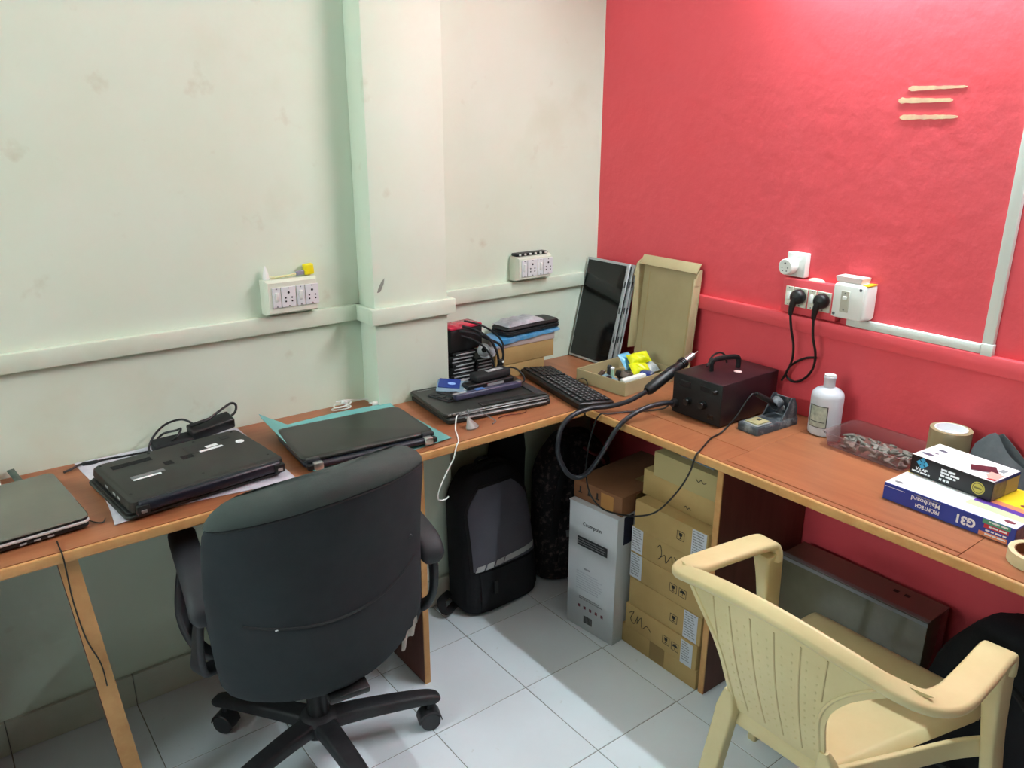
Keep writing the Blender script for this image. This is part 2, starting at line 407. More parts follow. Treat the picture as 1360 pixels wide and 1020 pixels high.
b = NB(); bx(b, -.4205+.236, -.416+.236, -.948+1.2, -.929+1.2, 0, HZ-TL, .001, 1); finish('edge_band', b, BAND, p)
p = dpart('side_panel', BROWN_PANEL, -.416, -.004, -2.38, -2.362, 0, HZ-TL, t, offR)

# ================================================================== THINGS ON THE WALLS
def switchboard(label, loc, rz, w=.15, h=.095, d=.045):
    """surface box with two rocker switches and two round-pin sockets; local x along the wall, -y into the room"""
    t = thing('switchboard', label, 'switchboard', loc, rz)
    b = NB(); loft(b, [[(sx*a, y, c+sz*e) for sx, sz in ((-1, -1), (1, -1), (1, 1), (-1, 1))] for a, e, y, c in ((w/2, h/2, 0, 0), (w/2, h/2, -d*.72, 0), (w/2-.006, h/2-.006, -d, 0))])
    finish('body', b, OFFWHITE, t, 20)
    mods = [(-.0475, .024, 's'), (-.0135, .042, 'o'), (.0215, .024, 's'), (.0555-.001, .040, 'o')]
    for cx, mw, k in mods:
        b = NB(); box(b, (cx, -d-.0015, .001), (mw-.0012, .004, .056), .0008, seg=1); p = finish('switch_plate' if k == 's' else 'socket_plate', b, MODULE, t)
        b = NB()
        for z in (-.0235, .0255):
            lathe(b, [(.0019, 0), (.0019, .0012)], 8, basis((cx, -d-.0034, z), (1, 0, 0), (0, 0, 1)))
        finish('screws', b, SCREW, p)
        if k == 's':
            b = NB(); box(b, (cx, -d-.0042, .003), (.010, .006, .026), .002, rotm(.12)); finish('rocker', b, WHITE_P, p)
        else:
            b = NB()
            for dx, dz, r in ((0, .013, .0034), (-.009, -.001, .0025), (.009, -.001, .0025), (-.009, -.011, .0025), (.009, -.011, .0025)):
                lathe(b, [(r, 0), (r, .0008)], 10, basis((cx+dx, -d-.0032, dz), (1, 0, 0), (0, 0, 1)))
            finish('pin_holes', b, HOLE, p)
    return t
switchboard('cream switchboard on the left wall holding a yellow brush, before the pillar', (-1.182, -.0005, 1.1085), 0)
switchboard('cream switchboard between pillar and corner with a black strip on top', (-.327, -.0005, 1.1000), 0, h=.08)
# things lying on the first switchboard
ZS = 1.1085+.0475+.0006
b = NB(); lathe(b, [(.0085, 0), (.009, .006), (.007, .018), (.0035, .030), (.0012, .037)], 18, Matrix.Translation((-1.243, -.017, ZS)))
tag(finish('nozzle_cap', b, WHITE_P), 'white cone nozzle cap standing on the left switchboard', 'cap')
t = thing('brush', 'yellow headed brush with a clear yellow handle lying on the left switchboard', 'brush', (-1.17, -.018, ZS))
CLY = mat('pale_yellow_plastic', '#d8d490', .3, var=(40, '#e8e4c0'))
b = NB(); sweep(b, cr([(-.065, 0, .009), (-.055, 0, .004), (-.03, 0, .0045), (.0, 0, .006), (.012, 0, .008)], 4), lambda q: circ(.0035+.002*math.sin(q*3), 8, .003)); finish('handle', b, CLY, t)
b = NB(); box(b, (.024, 0, .0095), (.024, .010, .012), .002, rotm(0, -.12, 0)); finish('ferrule', b, mat('grey_lilac_metal', '#9a9aae', .35, metal=.4), t)
b = NB(); box(b, (.049, 0, .0175), (.028, .018, .030), .004, rotm(0, -.06, 0), 3); finish('brush_head', b, YELLOW, t)
# black strip of connectors on the second switchboard
t = thing('connector_strip', 'black toothed connector strip lying on the switchboard near the corner', 'connector strip', (-.332, -.021, 1.1000+.04+.0004))
b = NB(); box(b, (0, 0, .005), (.135, .030, .010), .003); finish('body', b, BLACK, t)
for k in range(6):
    b = NB(); box(b, (-.055+k*.022, -.0182, .006), (.006, .006, .006), .001); finish('tooth', b, WHITE_P, t)
# --- red wall: adapter, sunk socket box, breaker box, trunking
t = thing('plug_adapter', 'white wall plate with round plug adapter above the black plugs', 'adapter', (-.0006, -.833, 1.187))
b = NB(); box(b, (-.012, 0, 0), (.024, .060, .067), .003); finish('body', b, WHITE_P, t)
b = NB(); lathe(b, [(.021, 0), (.0225, .004), (.0225, .030), (.020, .033)], 24, basis((-.024, .012, -.004), (0, -1, 0), (0, 0, 1)))
p = finish('round_face', b, WHITE_P, t)
b = NB()
for dy, dz, r in ((0, .010, .003), (.009, -.002, .002), (-.009, -.002, .002), (.006, -.011, .002), (-.006, -.011, .002)):
    lathe(b, [(r, 0), (r, .0008)], 10, basis((-.0572, .012+dy, -.004+dz), (0, -1, 0), (0, 0, 1)))
finish('pin_holes', b, GREY, p)
t = thing('socket_box', 'red painted wooden box carrying two white sockets on the red wall', 'socket box', (-.0006, -.885, 1.100))
b = NB(); box(b, (-.014, -.003, .0), (.028, .172, .098), .003); finish('body', b, RED_TRIM, t)
b = NB(); lathe(b, [(.026, 0), (.022, .004), (.012, .0075), (.002, .008)], 14, Matrix.Translation((-.013, -.012, .0492)) @ Matrix.Diagonal((.42, 1, 1, 1))); finish('plaster_lump', b, mat('pink_plaster', '#e8c8b8', .8), t)
for cy, mw, k in ((.058, .024, 's'), (.0225, .044, 'o'), (-.0145, .024, 's'), (-.0505, .044, 'o')):
    b = NB(); box(b, (-.0295, cy, -.001), (.005, mw-.001, .055), .001, seg=1); p = finish('switch_plate' if k == 's' else 'socket_plate', b, OFFWHITE, t)
    if k == 's': b = NB(); box(b, (-.0335, cy, .001), (.006, .010, .024), .002, rotm(0, .1, 0)); finish('rocker', b, WHITE_P, p)
    b = NB()
    for z in (-.0235, .0225): lathe(b, [(.0019, 0), (.0019, .001)], 8, basis((-.032, cy, z), (0, -1, 0), (0, 0, 1)))
    finish('screws', b, SCREW, p)
def power_plug(label, y, z, path, group):
    t = thing('power_plug', label, 'plug', (-.0340, y, z), group=group)
    M0 = basis((0, 0, 0), (0, -1, 0), (0, 0, 1))
    b = NB(); lathe(b, [(.019, 0), (.021, .004), (.021, .014), (.018, .022), (.010, .027)], 20, M0); finish('plug_head', b, BLACK, t)
    b = NB(); sweep(b, cr([(-.018, 0, 0), (-.021, .006, -.018), (-.020, .010, -.036), (-.018, .012, -.052)], 4), lambda q: circ(.0115-.006*q, 10)); finish('strain_relief', b, BLACK, t)
    b = NB(); tube(b, [Vector(q)-Vector((-.034, y, z)) for q in path], .0036, 8, 6); finish('cable', b, BLACK, t)
power_plug('left one of two black round plugs in the red wall sockets, with its cable', -.8635, 1.1030,
           [(-.052, -.8515, 1.051), (-.045, -.855, 1.01), (-.032, -.860, .96), (-.027, -.858, .915), (-.026, -.845, .875), (-.024, -.83, .845)], 'black plugs on the red wall')
power_plug('right one of two black round plugs, nearer the breaker box, cable looped below', -.9365, 1.1030,
           [(-.052, -.9245, 1.051), (-.045, -.926, 1.0), (-.032, -.932, .95), (-.024, -.925, .905), (-.018, -.90, .868), (-.015, -.865, .848), (-.017, -.838, .862), (-.0145, -.85, .895), (-.014, -.89, .925), (-.0135, -.925, .935)], 'black plugs on the red wall')
t = thing('breaker_box', 'white breaker box with grey switch plate on the red wall', 'breaker box', (-.0006, -1.022, 1.118))
b = NB(); box(b, (-.029, 0, 0), (.058, .094, .096), .010, seg=3); finish('body', b, WHITE_P, t)
b = NB(); box(b, (-.0590, .001, -.001), (.003, .084, .086), .006); finish('cover', b, WHITE_P, t)
b = NB(); box(b, (-.0612, .008, 0), (.004, .024, .056), .001, seg=1); p = finish('switch_plate', b, mat('grey_beige_plastic', '#bdbcae', .4), t)
b = NB(); box(b, (-.0645, .008, .010), (.006, .011, .010), .002); finish('rocker', b, WHITE_P, p)
b = NB()
for z in (-.022, .022): lathe(b, [(.0022, 0), (.0022, .001)], 8, basis((-.0632, .008, z), (0, -1, 0), (0, 0, 1)))
finish('screws', b, SCREW, p)
for y, z in ((-.032, .036), (.036, -.036)):
    b = NB(); lathe(b, [(.004, 0), (.004, .001)], 10, basis((-.0605, y, z), (0, -1, 0), (0, 0, 1))); finish('cover_screw', b, SCREW, t)
b = NB(); box(b, (-.03, -.0385, .0470), (.045, .018, .003), .001); finish('yellow_sticker', b, mat('yellow_sticker', '#e6b416', .5), t)
t_cap = NB(); loft(t_cap, [[(-.03+sx*a, -1.012+sy*c, z) for sx, sy in ((-1, -1), (1, -1), (1, 1), (-1, 1))] for a, c, z in ((.020, .034, 1.1668), (.022, .037, 1.178), (.022, .037, 1.181))])
tag(finish('frosted_tub', t_cap, mat('frosted_plastic', '#e6d2cf', .4)), 'small frosted plastic tub lying on top of the white breaker box', 'tub')
t = thing('cable_trunking', 'white cable trunking running along and up the red wall', 'trunking', (-.0006, -1.345, 1.0445))
b = NB(); bx(b, -.016, 0, 0.0, .345, 0, .022, .002); finish('channel', b, mat('trunking_white', '#dfe6e0', .45), t)
b = NB(); bx(b, -.016, 0, -.026, -.0006, -.002, .99, .002); finish('channel', b, MATS['trunking_white'], t)
b = NB(); bx(b, -.018, -.0005, -.028, -.001, -.003, .026, .002); finish('corner_cap', b, MATS['trunking_white'], t)

# ================================================================== LEFT DESK: LAPTOPS AND CLUTTER
LID_GREY = mat('laptop_lid_grey', '#66685b', .24, spec=.6, coat=.25, var=(3, '#5a5c52'))
LID_DARK = mat('laptop_lid_dark', '#2e302b', .34, spec=.5, var=(12, '#282a27'))
BASE_DARK = mat('laptop_base_dark', '#2a2c28', .5, var=(10, '#242623'))
BLUEBLACK = mat('blue_black_plastic', '#171a26', .35)
def plate(bm, w, d, z0, z1, r, edge=.002, n=5, cx=0, cy=0):
    """rounded rectangle plate with softened edges"""
    e = min(edge, (z1-z0)*.45)
    R = []
    for z, k in ((z0, e), (z0+e, 0), (z1-e, 0), (z1, e)):
        R.append([(cx+x, cy+y, z) for x, y in rrect(w-2*k, d-2*k, max(r-k, .0008), n)])
    return loft(bm, R)
Z0 = HZ+.0006
# grey glossy laptop at the far left
t = thing('laptop', 'closed grey glossy laptop with silver edge at the far left end of the desk', 'laptop', (-2.0, -.2650, Z0), math.radians(5))
b = NB(); plate(b, .37, .285, .003, .014, .014, .003); finish('base', b, BLACK, t)
b = NB(); plate(b, .373, .2915, .0144, .0208, .015, .0015); finish('edge_strip', b, mat('bright_silver', '#d4d6d8', .35, metal=.25), t)
b = NB(); plate(b, .370, .290, .0211, .0246, .015, .0012); finish('bezel', b, BLACK_GLOSS, t)
b = NB(); plate(b, .372, .292, .0248, .0300, .016, .0024); finish('lid', b, LID_GREY, t)
for x in (-.15, .15):
    for y in (-.115, .115):
        b = NB(); lathe(b, [(.008, 0), (.008, .0032)], 12, Matrix.Translation((x, y, 0))); finish('foot', b, BLACK_MATTE, t)
for x in (.06, .085, .11):
    b = NB(); box(b, (x, -.1425, .0075), (.012, .0016, .004), .0004, seg=1); finish('port', b, SILVER_P, t)
# bits behind it
b = NB(); slab(b, lambda u, v: (-2.08+.15*u, -.100+.088*v, Z0+.001+.03*v*v), 8, 6, .0008); tag(finish('paper_sheet', b, PAPER), 'white paper curling up against the wall behind the grey laptop', 'paper')
b = NB(); sweep(b, [(-1.887, -.098, Z0+.004), (-1.892, -.07, Z0+.006), (-1.898, -.035, Z0+.012), (-1.904, -.012, Z0+.022)], rrect(.016, .004, .001, 2), up=(0, 0, 1)); tag(finish('circuit_strip', b, mat('dark_green_board', '#33423a', .5, var=(60, '#55645a'))), 'narrow dark green strip leaning on the wall behind the grey laptop', 'strip')
# foam sheet with upside down laptop
FOAM = mat('white_foam', '#cfcdd6', .8, bump=(240, .5, .001), var=(30, '#bdbac6'))
def foam(u, v):
    x = -1.762+.400*u+.010*math.sin(v*4)*(1-u); y = -.412+.405*v+.012*math.sin(u*5)*(1-v)
    return (x, y, Z0+.0018+.0012*math.sin(u*9+v*3)*math.sin(v*7))
b = NB(); slab(b, foam, 18, 18, .0012); tag(finish('foam_sheet', b, FOAM), 'white foam packing sheet under the upside-down laptop', 'foam sheet')
t = thing('laptop', 'dark laptop lying upside down on white foam, stickers on its underside', 'laptop', (-1.567, -.270, Z0+.0045), math.radians(6))
b = NB(); plate(b, .362, .262, 0, .0075, .014, .002, cx=-.006, cy=.0); finish('lid', b, BASE_DARK, t)
b = NB(); plate(b, .350, .250, .0078, .013, .012, .001, cx=-.006); finish('keyboard_deck', b, BLACK, t)
b = NB(); R_ = []
for z, w_, d_, r_ in ((.0135, .356, .258, .014), (.020, .360, .262, .016), (.036, .356, .256, .016), (.0410, .344, .244, .014)): R_.append([(.004+x, y, z) for x, y in rrect(w_, d_, r_, 5)])
loft(b, R_); bs = finish('bottom_case', b, BASE_DARK, t)
b = NB(); box(b, (.004, -.1335, .025), (.330, .018, .026), .007, seg=3); finish('hinge_bar', b, BLUEBLACK, t)
for s in (-1, 1):
    b = NB(); box(b, (.004+s*.158, -.1385, .021), (.026, .016, .022), .003); finish('hinge', b, BLACK, t)
    b = NB(); box(b, (.004+s*.158, -.1466, .019), (.012, .001, .007), .0003, seg=1); finish('hinge_clip', b, SILVER, t)
b = NB(); box(b, (-.100, -.022, .0414), (.062, .008, .0008), 0); finish('sticker', b, PAPER, t)
b = NB(); box(b, (-.094, -.008, .0413), (.075, .015, .0006), 0); finish('label_strip', b, GREY, t)
b = NB(); box(b, (.075, .038, .0414), (.058, .010, .0008), 0, rotm(0, 0, .03)); finish('sticker', b, PAPER, t)
b = NB(); box(b, (.083, .055, .0414), (.030, .014, .0008), 0, rotm(0, 0, .08)); finish('sticker', b, PAPER, t)
b = NB(); box(b, (.066, .063, .0413), (.085, .05, .0005), 0); finish('memory_cover', b, BLACK, t)
b = NB(); lathe(b, [(.011, 0), (.011, .0006)], 8, Matrix.Translation((.148, .035, .0411))); finish('sticker', b, PAPER, t)
b = NB(); box(b, (.13, .085, .0414), (.024, .020, .001), .0004, seg=1); finish('fan_grille', b, BLACK, t)
for x, y, w_ in ((-.035, .015, .02), (.012, .02, .028), (-.10, .07, .09)):
    b = NB()
    for q in range(5): box(b, (x, y+q*.0045, .0413), (w_, .0022, .0006), 0)
    finish('vent_slots', b, BLACK_MATTE, t)
b = NB()
for x, y in ((-.16, .11), (-.05, .11), (.06, .11), (.16, .11), (-.16, -.09), (0, -.09), (.16, -.09)): lathe(b, [(.0035, 0), (.0035, .0004)], 8, Matrix.Translation((x, y, .0411)))
finish('screws', b, BLACK_MATTE, t)
for y in (-.06, -.03, .02):
    b = NB(); box(b, (-.1765, y, .026), (.001, .016, .006), .0003, seg=1); finish('port', b, SILVER_P, t)
# power adapter with coiled lead behind it
t = thing('power_adapter', 'black power adapter with coiled lead behind the upside-down laptop', 'power adapter', (-1.50, -.065, Z0))
b = NB(); box(b, (.055, .005, .042), (.115, .046, .030), .005, rotm(.25, -.10, .10), 3); finish('brick', b, BLACK, t)
b = NB(); box(b, (-.045, .004, .016), (.10, .05, .032), .008, rotm(.1, 0, .05), 3); finish('lead_bundle', b, BLACK_MATTE, t)
b = NB(); tube(b, [(.00, .0, .056), (.04, -.01, .066), (.09, .02, .076), (.125, .045, .080), (.140, .050, .070), (.13, .035, .055), (.10, .01, .052)], .0035, 8, 6); finish('lead', b, BLACK, t)
b = NB(); tube(b, [(.01, .0, .060), (-.01, .03, .068), (-.05, .035, .062), (-.085, .025, .040), (-.105, .005, .014), (-.09, -.01, .006), (-.06, -.02, .004)], .003, 8, 6); finish('lead', b, BLACK, t)
b = NB(); tube(b, [(-.03, .02, .045), (-.06, .04, .035), (-.085, .03, .015), (-.07, .0, .02), (-.04, -.01, .036), (-.02, .01, .05)], .003, 8, 6, closed=True); finish('lead', b, BLACK, t)
b = NB(); tube(b, [(-.10, .02, .004), (-.15, .025, .004), (-.20, .030, .005), (-.235, .028, .005), (-.262, .030, .006), (-.28, .02, .004), (-.30, .01, .003)], lambda q: .0052 if .42 < q < .62 else .0028, 8, 6); finish('lead_connector', b, BLACK, t)
b = NB(); tube(b, [(-1.815, -.33, Z0+.003), (-1.795, -.37, Z0+.002), (-1.78, -.385, Z0+.002), (-1.772, -.37, Z0+.003)], .0012, 6, 5); tag(finish('thin_wire', b, BLACK), 'short thin black wire between the grey laptop and the foam sheet', 'wire')
b = NB(); tube(b, [(-1.872, -.425, Z0+.006), (-1.872, -.455, Z0+.003), (-1.871, -.4735, Z0-.006), (-1.870, -.4745, .70), (-1.866, -.450, .62), (-1.856, -.4475, .53), (-1.838, -.447, .46), (-1.834, -.446, .40)], .0015, 6, 5); tag(finish('thin_wire', b, BLACK), 'thin black wire hanging over the desk edge down the wooden leg', 'wire')
# teal bag with laptop, hinge side to the front
TEAL = mat('teal_sleeve', '#74b5b0', .55, var=(8, '#63a6a2'), bump=(15, .3, .004))
def teal(u, v):
    x = -1.318+.392*u+.014*v*(1-u); y = -.425-.004*u+.335*v+.010*math.sin(u*6)*(1-v)
    lift = max(0, (.15-u)/.15)**1.3*(.006+.044*v)
    return (x-.02*max(0, (.09-u)/.09)*v, y, Z0+.0022+.0016*math.sin(u*14+1)*(1-v)+lift+.012*max(0, v-.93)/.07*(1-abs(u-.5)))
b = NB(); slab(b, teal, 40, 20, .0012)
t = tag(finish('plastic_sleeve', b, TEAL), 'teal plastic sleeve spread under the laptop with silver hinges', 'sleeve')
t = thing('laptop', 'closed dark laptop with silver hinge caps on the teal sleeve', 'laptop', (-1.143, -.297, Z0+.0058), math.radians(-4.5))
b = NB(); plate(b, .354, .236, 0, .014, .018, .004, cy=-.002); finish('base', b, BLUEBLACK, t)
b = NB(); R_ = []
for z, k in ((.0150, .003), (.018, 0), (.0225, 0), (.0265, .004), (.0275, .012)): R_.append([(x, .006+y, z) for x, y in rrect(.362-2*k, .236-2*k, .026-k*.5, 6)])
loft(b, R_); finish('lid', b, LID_DARK, t)
b = NB(); tube(b, [(-.142, -.128, .0105), (.142, -.128, .0105)], .0085, 14); finish('battery_bar', b, BLUEBLACK, t)
for s in (-1, 1):
    b = NB(); box(b, (s*.150, -.130, .0105), (.024, .020, .020), .003); finish('hinge', b, SILVER, t)
    b = NB(); box(b, (s*.168, -.1275, .009), (.016, .018, .014), .003); finish('hinge_block', b, BLACK, t)
    b = NB(); box(b, (s*.157, -.114, .0215), (.034, .016, .010), .003); finish('hinge_cover', b, DGREY, t)
b = NB(); box(b, (.07, -.1368, .0105), (.03, .001, .004), 0); finish('label_strip', b, GREY, t)
# white earphone-like cable behind
t = thing('charging_cable', 'coiled white cable and small plug behind the teal sleeve, beside the pillar', 'cable', (-1.03, -.065, Z0))
b = NB()
pts = []
for q in range(30):
    a = q/29*2*PI*2.3; r = .024+.004*math.sin(q*1.3); pts.append((-.035+r*math.cos(a)*1.1, .012+r*math.sin(a)*.8, .004+.0007*q))
pts += [(-.005, .03, .022), (.03, .045, .012), (.07, .040, .006), (.075, .02, .005), (.055, .01, .006), (.06, -.006, .008)]
tube(b, pts, .0021, 6, 3); finish('lead', b, WHITE_P, t)
b = NB(); box(b, (-.030, .0, .030), (.022, .014, .012), .004, rotm(.2, .3, .6), 3); finish('plug', b, WHITE_P, t)
b = NB(); box(b, (.062, -.018, .009), (.020, .014, .016), .004, None, 3); finish('plug', b, WHITE_P, t)

# ---- stack of two laptops in front of the pillar and what lies on it
t = thing('laptop', 'bare black laptop base at the bottom of the stack before the pillar', 'laptop', (-.693, -.240, Z0), math.radians(-6), 'stacked laptops before the pillar')
b = NB(); plate(b, .352, .250, .002, .017, .010, .003); finish('base', b, BASE_DARK, t)
b = NB(); plate(b, .350, .244, .0172, .0195, .010, .0008); finish('keyboard_deck', b, BLACK, t)
b = NB(); box(b, (.02, -.1255, .0125), (.28, .002, .004), .0006, seg=1); finish('edge_strip', b, SILVER_P, t)
for y in (-.09, -.06, -.03, .0, .05):
    b = NB(); box(b, (-.1766, y, .009), (.002, .014, .005), .0004, seg=1); finish('port', b, DGREY, t)
for x in (-.15, .15):
    for y in (-.1, .1):
        b = NB(); lathe(b, [(.008, 0), (.008, .0022)], 10, Matrix.Translation((x, y, 0))); finish('foot', b, BLACK_MATTE, t)
Z1 = Z0+.0199
t = thing('laptop', 'black laptop shell lying on top of the stack before the pillar', 'laptop', (-.697, -.240, Z1), math.radians(-7), 'stacked laptops before the pillar')
b = NB(); plate(b, .356, .246, 0, .012, .012, .003); finish('base', b, LID_DARK, t)
b = NB(); box(b, (-.01, .104, .0124), (.30, .0022, .0008), 0); finish('silver_line', b, SILVER, t)
b = NB(); box(b, (.02, -.1235, .004), (.30, .002, .003), .0006, seg=1); finish('edge_strip', b, SILVER_P, t)
for x in (-.162, -.148, -.130, -.118):
    b = NB(); box(b, (x, -.1235, .0085), (.009, .003, .005), .001); finish('connector', b, SILVER, t)
b = NB(); box(b, (.06, -.098, .0135), (.22, .030, .003), .001); finish('hinge_bar', b, BLACK, t)
b = NB(); box(b, (.155, -.045, .0138), (.028, .10, .0036), .002); finish('speaker_strip', b, DGREY, t)
Z2 = Z1+.0122
t = thing('keypad_plate', 'loose black keypad plate lying on the laptop stack', 'plate', (-.790, -.205, Z2), math.radians(12))
b = NB(); plate(b, .085, .095, 0, .0035, .006, .001); finish('frame', b, DGREY, t)
for k in range(3):
    for j in range(3):
        b = NB(); box(b, (-.026+k*.026, -.03+j*.028, .0045), (.021, .022, .003), .001, seg=1); finish('key', b, BLACK, t)
Z3 = Z2+.0004
t = thing('laptop_battery', 'long grey-blue laptop battery with silver end on the laptop stack', 'battery', (-.685, -.268, Z2+.0035), math.radians(-3))
b = NB(); box(b, (0, 0, .0095), (.235, .022, .019), .005, seg=3); finish('body', b, mat('slate_plastic', '#3a3b52', .4), t)
b = NB(); box(b, (-.100, 0, .0196), (.045, .012, .0008), 0); finish('silver_label', b, SILVER_P, t)
b = NB(); box(b, (.112, 0, .0175), (.016, .018, .006), .002); finish('clip', b, SILVER, t)
b = NB(); box(b, (-.03, .002, .0196), (.03, .018, .0008), 0); finish('blue_label', b, mat('mid_blue_print', '#4a74b4', .5), t)
t = thing('laptop_battery', 'black laptop battery with grey label behind the grey-blue one', 'battery', (-.640, -.205, Z2+.0006), math.radians(-2))
b = NB(); box(b, (0, 0, .011), (.170, .040, .022), .005, seg=3); finish('body', b, BLACK, t)
b = NB(); box(b, (.015, -.0204, .012), (.060, .0008, .008), 0); finish('label_strip', b, SILVER_P, t)
t = thing('power_adapter', 'black adapter with scuffed silver label topping the pile before the drives', 'power adapter', (-.628, -.200, Z2+.0232), math.radians(4))
b = NB(); box(b, (.0, 0, .013), (.135, .050, .026), .009, seg=3); finish('brick', b, BLACK_MATTE, t)
b = NB(); box(b, (.012, -.004, .0264), (.060, .018, .0008), 0); finish('label_strip', b, SILVER_P, t)
b = NB(); box(b, (.006, -.004, .0270), (.018, .012, .0008), 0); finish('label_strip', b, PAPER, t)
b = NB(); tube(b, [(.066, .004, .014), (.085, .0, .018), (.098, -.02, .012), (.10, -.045, -.004), (.085, -.06, -.015), (.06, -.055, -.008)], .003, 8, 5); finish('lead', b, BLACK, t)
t = thing('drive_card', 'blue labelled card in clear plastic tilted on the laptop stack', 'card', (-.745, -.172, Z2+.012), rot=(math.radians(14), math.radians(4), math.radians(-38)))
b = NB(); box(b, (0, 0, .0), (.105, .065, .003), .0008, seg=1); finish('plastic_tray', b, mat('pale_blue_plastic', '#7f98a8', .25), t)
b = NB(); box(b, (-.015, .010, .003), (.066, .050, .003), .001, seg=1); cb = finish('card_face', b, mat('deep_blue_print', '#203a86', .3), t)
b = NB(); lathe(b, [(.012, 0), (.012, .0006)], 18, Matrix.Translation((-.008, .008, .0046)) @ Matrix.Diagonal((1, .55, 1, 1))); finish('oval_mark', b, mat('light_blue_print', '#8fb0e0', .4), cb)
b = NB(); lathe(b, [(.006, 0), (.006, .0008)], 14, Matrix.Translation((.036, -.014, .0016))); finish('white_dot', b, PAPER, t)
t = thing('drive_bracket', 'grey metal bracket lying at the back of the laptop stack', 'bracket', (-.700, -.138, Z2+.0004), .3)
b = NB(); box(b, (0, 0, .006), (.060, .022, .012), .003); finish('body', b, SILVER_P, t)
# cables falling over the front of the stack
b = NB(); tube(b, [(-.858, -.362, Z1+.012), (-.872, -.375, Z1+.010), (-.885, -.39, Z0+.004), (-.905, -.43, Z0+.003), (-.925, -.465, Z0+.003), (-.938, -.4745, Z0-.004), (-.948, -.4755, .715), (-.957, -.475, .70), (-.985, -.475, .655), (-.998, -.474, .625), (-.995, -.472, .604), (-.975, -.470, .598), (-.962, -.468, .603)], .0020, 7, 6)
tag(finish('white_cable', b, WHITE_P), 'white cable hanging over the desk edge beside the office chair', 'cable')
b = NB(); tube(b, [(-.862, -.366, Z1+.014), (-.84, -.372, Z1+.018), (-.80, -.375, Z1+.016), (-.765, -.382, Z0+.012), (-.755, -.400, Z0+.003), (-.775, -.415, Z0+.003)], .0018, 7, 6)
tag(finish('grey_cable', b, GREY), 'grey cable arching over the front of the laptop stack', 'cable')
t = thing('earbud_holder', 'grey plastic earbud holder lying before the laptop stack', 'holder', (-.835, -.400, Z0), .3)
b = NB(); loft(b, [[(.022*math.cos(a)*k, .014*math.sin(a)*k+y, z) for a in [2*PI*q/12 for q in range(12)]] for k, y, z in ((1, 0, 0), (1.05, 0, .004), (.8, .004, .010), (.35, .012, .022), (.2, .014, .030))]); finish('body', b, mat('grey_taupe_plastic', '#8f8884', .4), t)
b = NB(); tube(b, [(0, .014, .029), (.004, .018, .05), (.012, .03, .036)], .0018, 6, 5); finish('cord', b, GREY, t)
b = NB(); tube(b, [(-.735, -.385, Z0+.002), (-.70, -.38, Z0+.002), (-.665, -.395, Z0+.003), (-.635, -.39, Z0+.002), (-.625, -.37, Z0+.004)], .0011, 6, 5)
tag(finish('thin_wire', b, mat('dark_red_wire', '#4a1c18', .5)), 'thin dark red wire on the desk right of the earbud holder', 'wire')

# ---- drives, boxes and cables piled behind the pillar
dr = {}
def drive(kind, x, y, z, rz, label):
    w_, d_, h_ = (.090, .088, .0118) if kind == 'o' else (.066, .088, .0108)
    t = thing('disc_drive', label, 'drive', (x, y, z), rz, 'drives piled beside the pillar')
    if kind not in dr:
        b = NB(); box(b, (0, 0, h_/2), (w_, d_, h_-.0006), .0012, seg=1); o1 = finish('body', b, BLACK, t)
        b = NB(); box(b, (0, -d_/2-.0012, h_*.45), (w_*.82, .0022, h_*.34), .0005, seg=1); o2 = finish('front_bezel', b, SILVER_P, t)
        dr[kind] = (o1.data, o2.data)
    else:
        link('body', dr[kind][0], t); link('front_bezel', dr[kind][1], t)
ords = ['lowest', 'second', 'third', 'fourth', 'fifth', 'sixth', 'seventh', 'eighth', 'ninth', 'topmost']
for k in range(10): drive('o', -.654+random.uniform(-.006, .006), -.050+random.uniform(-.003, .003), HZ+.0006+k*.0122, random.uniform(-.05, .05), 'black drive with silver edge, %s%s of the pile touching the pillar' % (ords[k], '' if k in (0, 9) else ' from below'))
for k in range(8): drive('h', -.574+random.uniform(-.003, .003), -.050+random.uniform(-.003, .003), HZ+.0006+k*.0112, random.uniform(-.03, .03), 'small black drive, %s%s of the pile beside the brown cartons' % (ords[k] if k < 7 else 'topmost', '' if k in (0, 7) else ' from below'))
ZD = HZ+.0006+10*.0122+.0006; ZE = HZ+.0006+8*.0112+.0006
t = thing('device_box', 'black box with shiny red top on the drives beside the pillar', 'box', (-.642, -.052, ZD), .08)
b = NB(); box(b, (0, 0, .036), (.130, .075, .072), .006); finish('body', b, BLACK, t)
b = NB(); box(b, (0, 0, .0765), (.130, .075, .009), .004); finish('red_top', b, mat('shiny_red_plastic', '#c22b45', .18, var=(25, '#e8a0a8', .55, .8)), t)
b = NB(); box(b, (.0655, -.01, .045), (.001, .012, .022), .0004, seg=1); finish('white_label', b, PAPER, t)
t = thing('webcam', 'grey ball webcam in a clear bag before the red-topped box', 'webcam', (-.592, -.115, ZE+.002), 0)
b = NB(); lathe(b, [(.004, -.021), (.014, -.016), (.021, -.005), (.022, .004), (.017, .015), (.006, .021)], 18, Matrix.Translation((0, .0, .028)) @ rotm(1.2, 0, .4)); finish('ball', b, mat('grey_silver_plastic', '#a4a6a8', .35), t)
b = NB(); lathe(b, [(.008, 0), (.009, .004), (.006, .006)], 14, Matrix.Translation((-.011, -.017, .036)) @ rotm(1.35, 0, -.4)); finish('lens', b, BLACK_GLOSS, t)
b = NB(); loft(b, [[((.026+.006*math.sin(3*a+q))*math.cos(a)+.018+.006*q, (.016)*math.sin(a)-.002, .006+q*.012) for a in [2*PI*k/12 for k in range(12)]] for q in range(3)]); finish('clear_bag', b, mat('crumpled_film', '#b9bbc0', .22, bump=(90, .8, .004)), t)
t = thing('cable_bundle', 'bundle of black cables draped down over the drives', 'cable', (-.60, -.10, ZE), 0)
